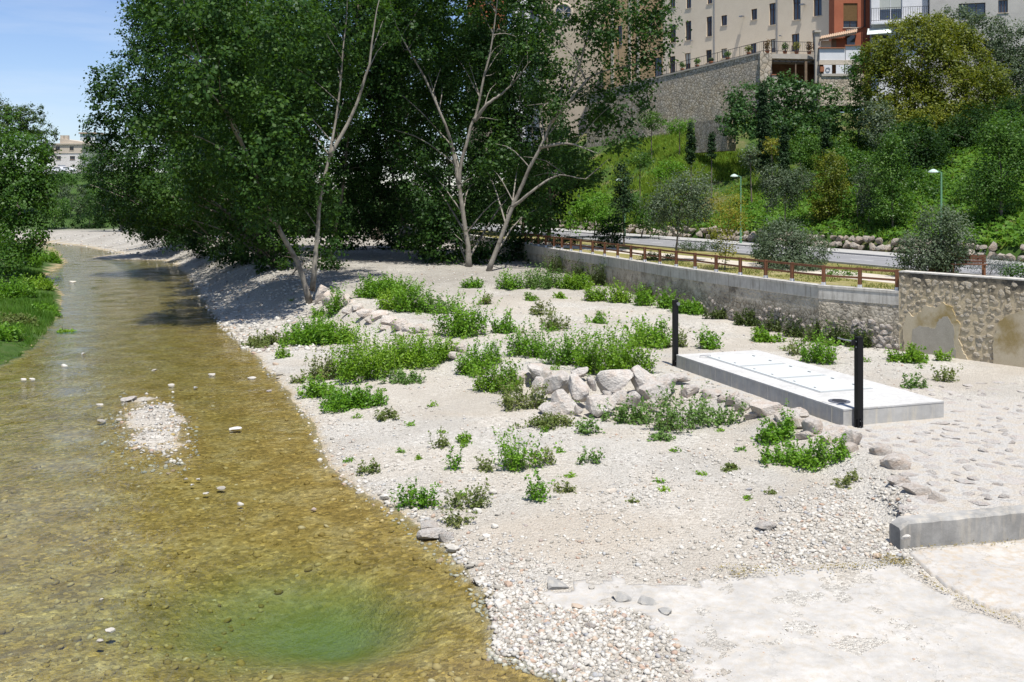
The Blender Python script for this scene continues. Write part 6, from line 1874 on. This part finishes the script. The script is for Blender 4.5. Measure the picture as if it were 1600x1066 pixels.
slab_px(1300, 60, 1323, 78, 132.9, .2, M_REDW, "side_wall", le)
slab_px(1300, 62, 1307, 78, 132.5, .15, M_OLDW, "door", le)
slab_px(1283, 64, 1299, 78, 132.6, .2, M_CREAM, "front_wall", le)
slab_px(1323.5, 55, 1336, 71, 132.7, .2, M_GLASS, "dark_window", le)
slab_px(1274, 48, 1281, 130, 131.2, .5, M_TERR, "corner_pillar", le)
slab_px(1273, 47, 1283, 50.5, 131.0, .9, M_TERR, "pillar_cap", le)
wt_ = empty("white_terrace", at_y(1305, 120, 130.6), "stacked white terrace walls with clay caps left of the dark hedge", "terrace")
slab_px(1281, 75.5, 1320.5, 94, 130.8, .3, M_WHITEW, "parapet", wt_)
slab_px(1280.5, 74, 1321, 75.5, 130.6, .6, M_POT, "cap", wt_)
slab_px(1321.5, 71.5, 1345, 94, 130.9, .3, M_WHITEW, "parapet", wt_)
slab_px(1320.5, 70, 1346, 71.5, 130.7, .6, M_POT, "cap", wt_)
slab_px(1280, 94.2, 1346, 101, 130.7, .5, M_WSILL, "band", wt_)
slab_px(1283, 101.2, 1346, 117, 131.4, .3, M_BROWNW, "recess", wt_)
for (x0, x1) in ((1287, 1300), (1306.5, 1319), (1320.5, 1330)):
    pnl = slab_px(x0, 101.5, x1, 115, 130.5, .08, M_WHITEW, "balustrade_panel", wt_)
    if x0 == 1287:
        c = at_y(1293.5, 108.5, 130.44)
        ring = [c + np.array((math.cos(a) * .28, 0, math.sin(a) * .28)) for a in np.linspace(0, 2 * math.pi, 13)]
        MB().tube(ring, .035, 5, False).build("ring_motif", M_GREYMET, pnl)
slab_px(1282, 104, 1288, 112, 130.35, .4, M_POT, "pier_cap", wt_)
slab_px(1280, 115.2, 1350, 165, 130.6, 1.0, M_RUBBLE, "base_wall", wt_)
slab_px(1284, 115, 1332, 119, 130.45, .2, M_GREYMET if False else M_TERR, "base_coping", wt_)

bh = Face(1360, 131.5, (.96, -.25))
wh = empty("balcony_house", bh.pt(3, 18), "white house with a railed balcony and pale awning", "house")
e1 = bh.hit(1450, 20)[0]
dh = bh.rect(1374, -18, 1410, 31); dl_ = bh.rect(1363, 55, 1388, 80)
walls(bh, 0.1, e1, 16, 44, 10, [dh, dl_], M_WHITEW, "wall", wh)
wdw = window(bh, dh, wh, bars=(1, 1), frame=M_WHITEW, sill=False, curtain=True)
window(bh, dl_, wh, bars=(1, 0), sill=False)
zb0 = bh.hit(1400, 35)[1]
MB().prism([(0, .0), (e1, .0), (e1, 1.3), (0, 1.3)], zb0 - .3, zb0, bh.M).build("balcony_slab", M_WHITEW, wh)
br_ = MB()
for s in np.arange(.05, e1, .28): br_.bar(bh.pt(s, zb0, 1.22), bh.pt(s, zb0 + 1.75, 1.22), .028)
for s in np.arange(.1, 1.2, .28): br_.bar(bh.pt(.05, zb0, s), bh.pt(.05, zb0 + 1.75, s), .028)
for s in np.arange(.05, e1, .28):
    MB().bar(bh.pt(s, zb0, 1.22), bh.pt(s, zb0 + 1.75, 1.22), .035).build("baluster", M_DARKMET, wh)
for h in (.15, 1.75): MB().bar(bh.pt(0, zb0 + h, 1.22), bh.pt(e1, zb0 + h, 1.22), .05).build("rail", M_DARKMET, wh)
M_AWN = plain("pale_awning", (.58, .63, .58), .8, .2)
aw0, aw1 = bh.hit(1356, 45), bh.hit(1392, 42)
MB().add([bh.pt(aw0[0], aw0[1], .1), bh.pt(aw1[0], aw1[1], .1), bh.pt(aw1[0] - .2, aw1[1] - 1.1, 2.4), bh.pt(aw0[0] - .3, aw0[1] - 1.1, 2.4),
          bh.pt(aw0[0], aw0[1] - .05, .1), bh.pt(aw1[0], aw1[1] - .05, .1), bh.pt(aw1[0] - .2, aw1[1] - 1.15, 2.4), bh.pt(aw0[0] - .3, aw0[1] - 1.15, 2.4)], [(0,1,2,3),(7,6,5,4),(0,4,5,1),(1,5,6,2),(2,6,7,3),(3,7,4,0)]).build("awning", M_AWN, wh)
MB().tube([bh.pt(.05, 44, .1), bh.pt(.05, zb0 - 3, .1)], .07, 8).build("drain_pipe", M_GREYMET, wh)

gf = Face(1452, 128.5, (.96, -.28))
gh = empty("grey_house", gf.pt(6, 18), "grey rendered house with dark openings at the top right corner", "house")
e2 = gf.hit(1660, 20)[0]
gho = [gf.rect(1498, 5, 1540, 26), gf.rect(1560, 0, 1575, 20), gf.rect(1605, 2, 1640, 22), gf.rect(1500, -60, 1530, -30), gf.rect(1560, -60, 1580, -30)]
walls(gf, .1, e2, 14, 42, 10, gho, rough_mat("grey_render_house", (.42, .40, .37), (.50, .48, .44), .6), "wall", gh)
for h in gho: window(gf, h, gh, bars=(2, 0))
MB().prism([(-.2, -10.2), (e2 + .2, -10.2), (e2 + .2, .6), (-.2, .6)], 42.0, 42.4, gf.M).build("eaves", M_TILE, gh)
# earth bank below the houses
for rt, lab in ((None, None),):
    pass

# ---- church and ochre building seen through the leaves
M_OCHRE = rough_mat("ochre_render", (.50, .34, .18), (.56, .39, .22), .5, .15, .01, .9, 14)
M_CHURCH = rough_mat("church_stone", (.40, .34, .26), (.47, .41, .32), .6, .3, .03, .9, 6)
of = Face(1000, 176, (-.62, .78))
oc = empty("ochre_building", of.pt(0, 24), "ochre rendered building with pilasters behind the poplar crowns", "building")
s0 = of.hit(1046, 60)[0]; s1 = of.hit(942, 60)[0]
oh = [of.rect(992, 80, 1000, 112), of.rect(965, 40, 972, 70), of.rect(1022, 90, 1034, 120), of.rect(1012, 20, 1019, 50)]
walls(of, min(s0, s1), max(s0, s1), 18, 56, 12, oh, M_OCHRE, "wall", oc)
for h in oh: window(of, h, oc, bars=(1, 1))
for px in (958, 985, 998.5):
    s = of.hit(px, 60)[0]
    MB().prism([(s - .3, .003), (s + .3, .003), (s + .3, .18), (s - .3, .18)], 22, 55.5, of.M).build("pilaster", M_WSILL, oc)
chf = Face(880, 196, (-.95, .15))
ch = empty("church", chf.pt(0, 20), "tan stone church front with a round window behind the leaves", "church")
c0 = chf.hit(846, 40)[0]; c1 = chf.hit(952, 40)[0]
walls(chf, min(c0, c1), max(c0, c1), 14, 60, 16, [], M_CHURCH, "wall", ch)
sc_, zc_ = chf.hit(880, 20)
rpts = lambda r, o: [chf.pt(sc_ + r * math.cos(a), zc_ + r * math.sin(a), o) for a in np.linspace(0, 2 * math.pi, 25)]
rg_ = MB().tube(rpts(1.75, .05), .28, 8, False).build("round_window", M_WSILL, ch)
MB().add(rpts(1.6, .04)[:-1], [tuple(range(24))]).build("pane", M_GLASS, rg_)
for a in np.arange(0, math.pi, math.pi / 4):
    MB().bar(chf.pt(sc_ + 1.5 * math.cos(a), zc_ + 1.5 * math.sin(a), .07), chf.pt(sc_ - 1.5 * math.cos(a), zc_ - 1.5 * math.sin(a), .07), .1).build("tracery", M_WSILL, rg_)
for px in (848, 950):
    s = chf.hit(px, 40)[0]
    MB().prism([(s - .6, 0), (s + .6, 0), (s + .6, .5), (s - .6, .5)], 14, 58, chf.M).build("buttress", M_CHURCH, ch)
wf = Face(838, 205, (-1, .05))
ws = empty("white_house", wf.pt(0, 14), "narrow white house left of the church behind the crowns", "house")
w0 = wf.hit(800, 20)[0]; w1 = wf.hit(846, 20)[0]
who = [wf.rect(812, 10, 820, 30), wf.rect(828, 12, 836, 32)]
walls(wf, min(w0, w1), max(w0, w1), 12, 56, 10, who, M_WHITEW, "wall", ws)
for h in who: window(wf, h, ws)
xf = Face(760, 210, (-1, .05))
rs2 = empty("red_house", xf.pt(0, 14), "small patch of a red house glimpsed above the forked poplar", "house")
x0 = xf.hit(730, 20)[0]; x1 = xf.hit(788, 20)[0]
xo = [xf.rect(758, -6, 768, 14)]
walls(xf, min(x0, x1), max(x0, x1), 43, 56, 10, xo, M_REDW, "wall", rs2)
walls(xf, min(x0, x1), max(x0, x1), 14, 43, 10, [], rough_mat("dark_base_stone", (.16, .14, .11), (.22, .19, .15), 1.0), "base_wall", rs2)
for h in xo: window(xf, h, rs2)

# ---- far house across the river, its neighbour and parked cars
M_FARW = rough_mat("far_white_wall", (.56, .53, .49), (.64, .61, .57), .4, .1, .01, .9, 8)
M_FARB = rough_mat("far_beige_wall", (.48, .41, .33), (.54, .47, .38), .4, .1, .01, .9, 8)
hf = Face(102, 285, (1, -.06))
fh = empty("far_house", hf.pt(0, 14), "three storey white and beige house on the rise beyond the river", "house")
h0 = hf.hit(80, 240)[0]; h1 = hf.hit(127.5, 240)[0]; zr0 = hf.hit(100, 270)[1]; zr1 = hf.hit(100, 239)[1]; zr2 = hf.hit(100, 226)[1]; zr3 = hf.hit(100, 219)[1]
fo = [hf.rect(88, 244, 95, 250), hf.rect(109, 244, 117, 250)]
fo2 = [hf.rect(87, 229, 93.5, 235), hf.rect(108.5, 229, 115, 235)]
walls(hf, h0, h1, zr0 - 2, zr1, 14, fo + [hf.rect(90, 258, 102, 268)], M_FARW, "wall", fh)
walls(hf, h0, h1, zr1, zr2, 14, fo2, M_FARB, "upper_wall", fh)
for h in fo + fo2: window(hf, h, fh, .28, (1, 0), w=.12)
gd = hf.rect(90, 258, 102, 268)
MB().prism([(gd[0], -.2), (gd[1], -.2), (gd[1], -.1), (gd[0], -.1)], gd[2], gd[3], hf.M).build("garage_door", M_WHITEW, fh)
MB().prism([(h0 - .3, -14), (h1 + .3, -14), (h1 + .3, .35), (h0 - .3, .35)], zr2, zr2 + .35, hf.M).build("roof_band", M_FARB, fh)
rfp = MB().add([hf.pt(h0 + 2, zr2 + .35, -1), hf.pt(h1 + .2, zr2 + .35, -1), hf.pt(h1 + .2, zr2 + .35, -12), hf.pt(h0 + 2, zr2 + .35, -12), hf.pt(h0 + 2, zr3 + .5, -1), hf.pt(h1 + .2, zr2 + .7, -1), hf.pt(h1 + .2, zr2 + .7, -12), hf.pt(h0 + 2, zr3 + .5, -12)], [(0,1,5,4),(1,2,6,5),(2,3,7,6),(3,0,4,7),(4,5,6,7)]).build("penthouse", M_FARB, fh)
for px in (91, 97.5):
    s, z = hf.hit(px, 218)
    MB().prism([(s - .5, -3), (s + .5, -3), (s + .5, -2), (s - .5, -2)], zr2 + .35, z + 1.3, hf.M).build("chimney", M_FARB, fh)
MB().bar(hf.pt(h0, zr1, .05), hf.pt(h1, zr1, .05), .2).build("string_course", M_FARB, fh)
hf2 = Face(136, 310, (1, -.05))
fh2 = empty("far_house", hf2.pt(0, 14), "small white house peeping out right of the beige house", "house")
a0 = hf2.hit(125, 220)[0]; a1 = hf2.hit(148, 220)[0]
f2 = [hf2.rect(134, 213, 140, 219)]
walls(hf2, a0, a1, 14, hf2.hit(136, 209)[1], 12, f2, M_WHITEW, "wall", fh2)
for h in f2: window(hf2, h, fh2, w=.12)
MB().prism([(a0 - .3, -12), (a1 + .3, -12), (a1 + .3, .4), (a0 - .3, .4)], hf2.hit(136, 209)[1], hf2.hit(136, 209)[1] + .4, hf2.M).build("roof", M_TILE, fh2)
M_CARW = plain("white_car_paint", (.70, .71, .73), .25, .6, 0, .02)
M_TYRE = plain("tyre", (.02, .02, .02), .8)
def car(px, Y, lab):
    X = (px - 800) / F * Y; z = CAMZ + (HOR - 269) / F * Y
    r = empty("parked_car", (X, Y, z), lab, "car", "cars parked by the far house")
    prof = [(-2.1, .35), (2.1, .35), (2.12, .75), (1.9, .92), (1.1, 1.0), (.55, 1.42), (-.9, 1.46), (-1.7, 1.05), (-2.08, .95)]
    n = len(prof)
    V = [(X + a, Y - .85, z + h) for a, h in prof] + [(X + a, Y + .85, z + h) for a, h in prof]
    body = MB().add(V, [tuple(range(n)), tuple(range(n, 2*n))[::-1]] + [((i+1) % n, i, n + i, n + (i+1) % n) for i in range(n)]).build("body", M_CARW, r)
    for (p, nm) in (([(-1.45, 1.0), (.95, 1.0), (.5, 1.36), (-.85, 1.4)], "side_window"),):
        MB().add([(X + a, Y - .856, z + h) for a, h in p], [(0, 1, 2, 3)]).build(nm, M_GLASS, body)
    for sx in (-1.3, 1.3):
        for sy in (-.8, .8):
            MB().tube([(X + sx, Y + sy - .1, z + .32), (X + sx, Y + sy + .1, z + .32)], .32, 12).build("wheel", M_TYRE, r)
car(92, 281, "white car parked at the garage of the far house")
car(106, 282, "pale car parked at the right corner of the far house")
fg = at_y(100, 269.2, 283)
tag(MB().prism([(fg[0] - 12, 277), (fg[0] + 16, 277), (fg[0] + 16, 284.9), (fg[0] - 12, 284.9)], 9, fg[2] + .02).build("forecourt", M_WALKWAY), "raised forecourt in front of the far house", "forecourt")
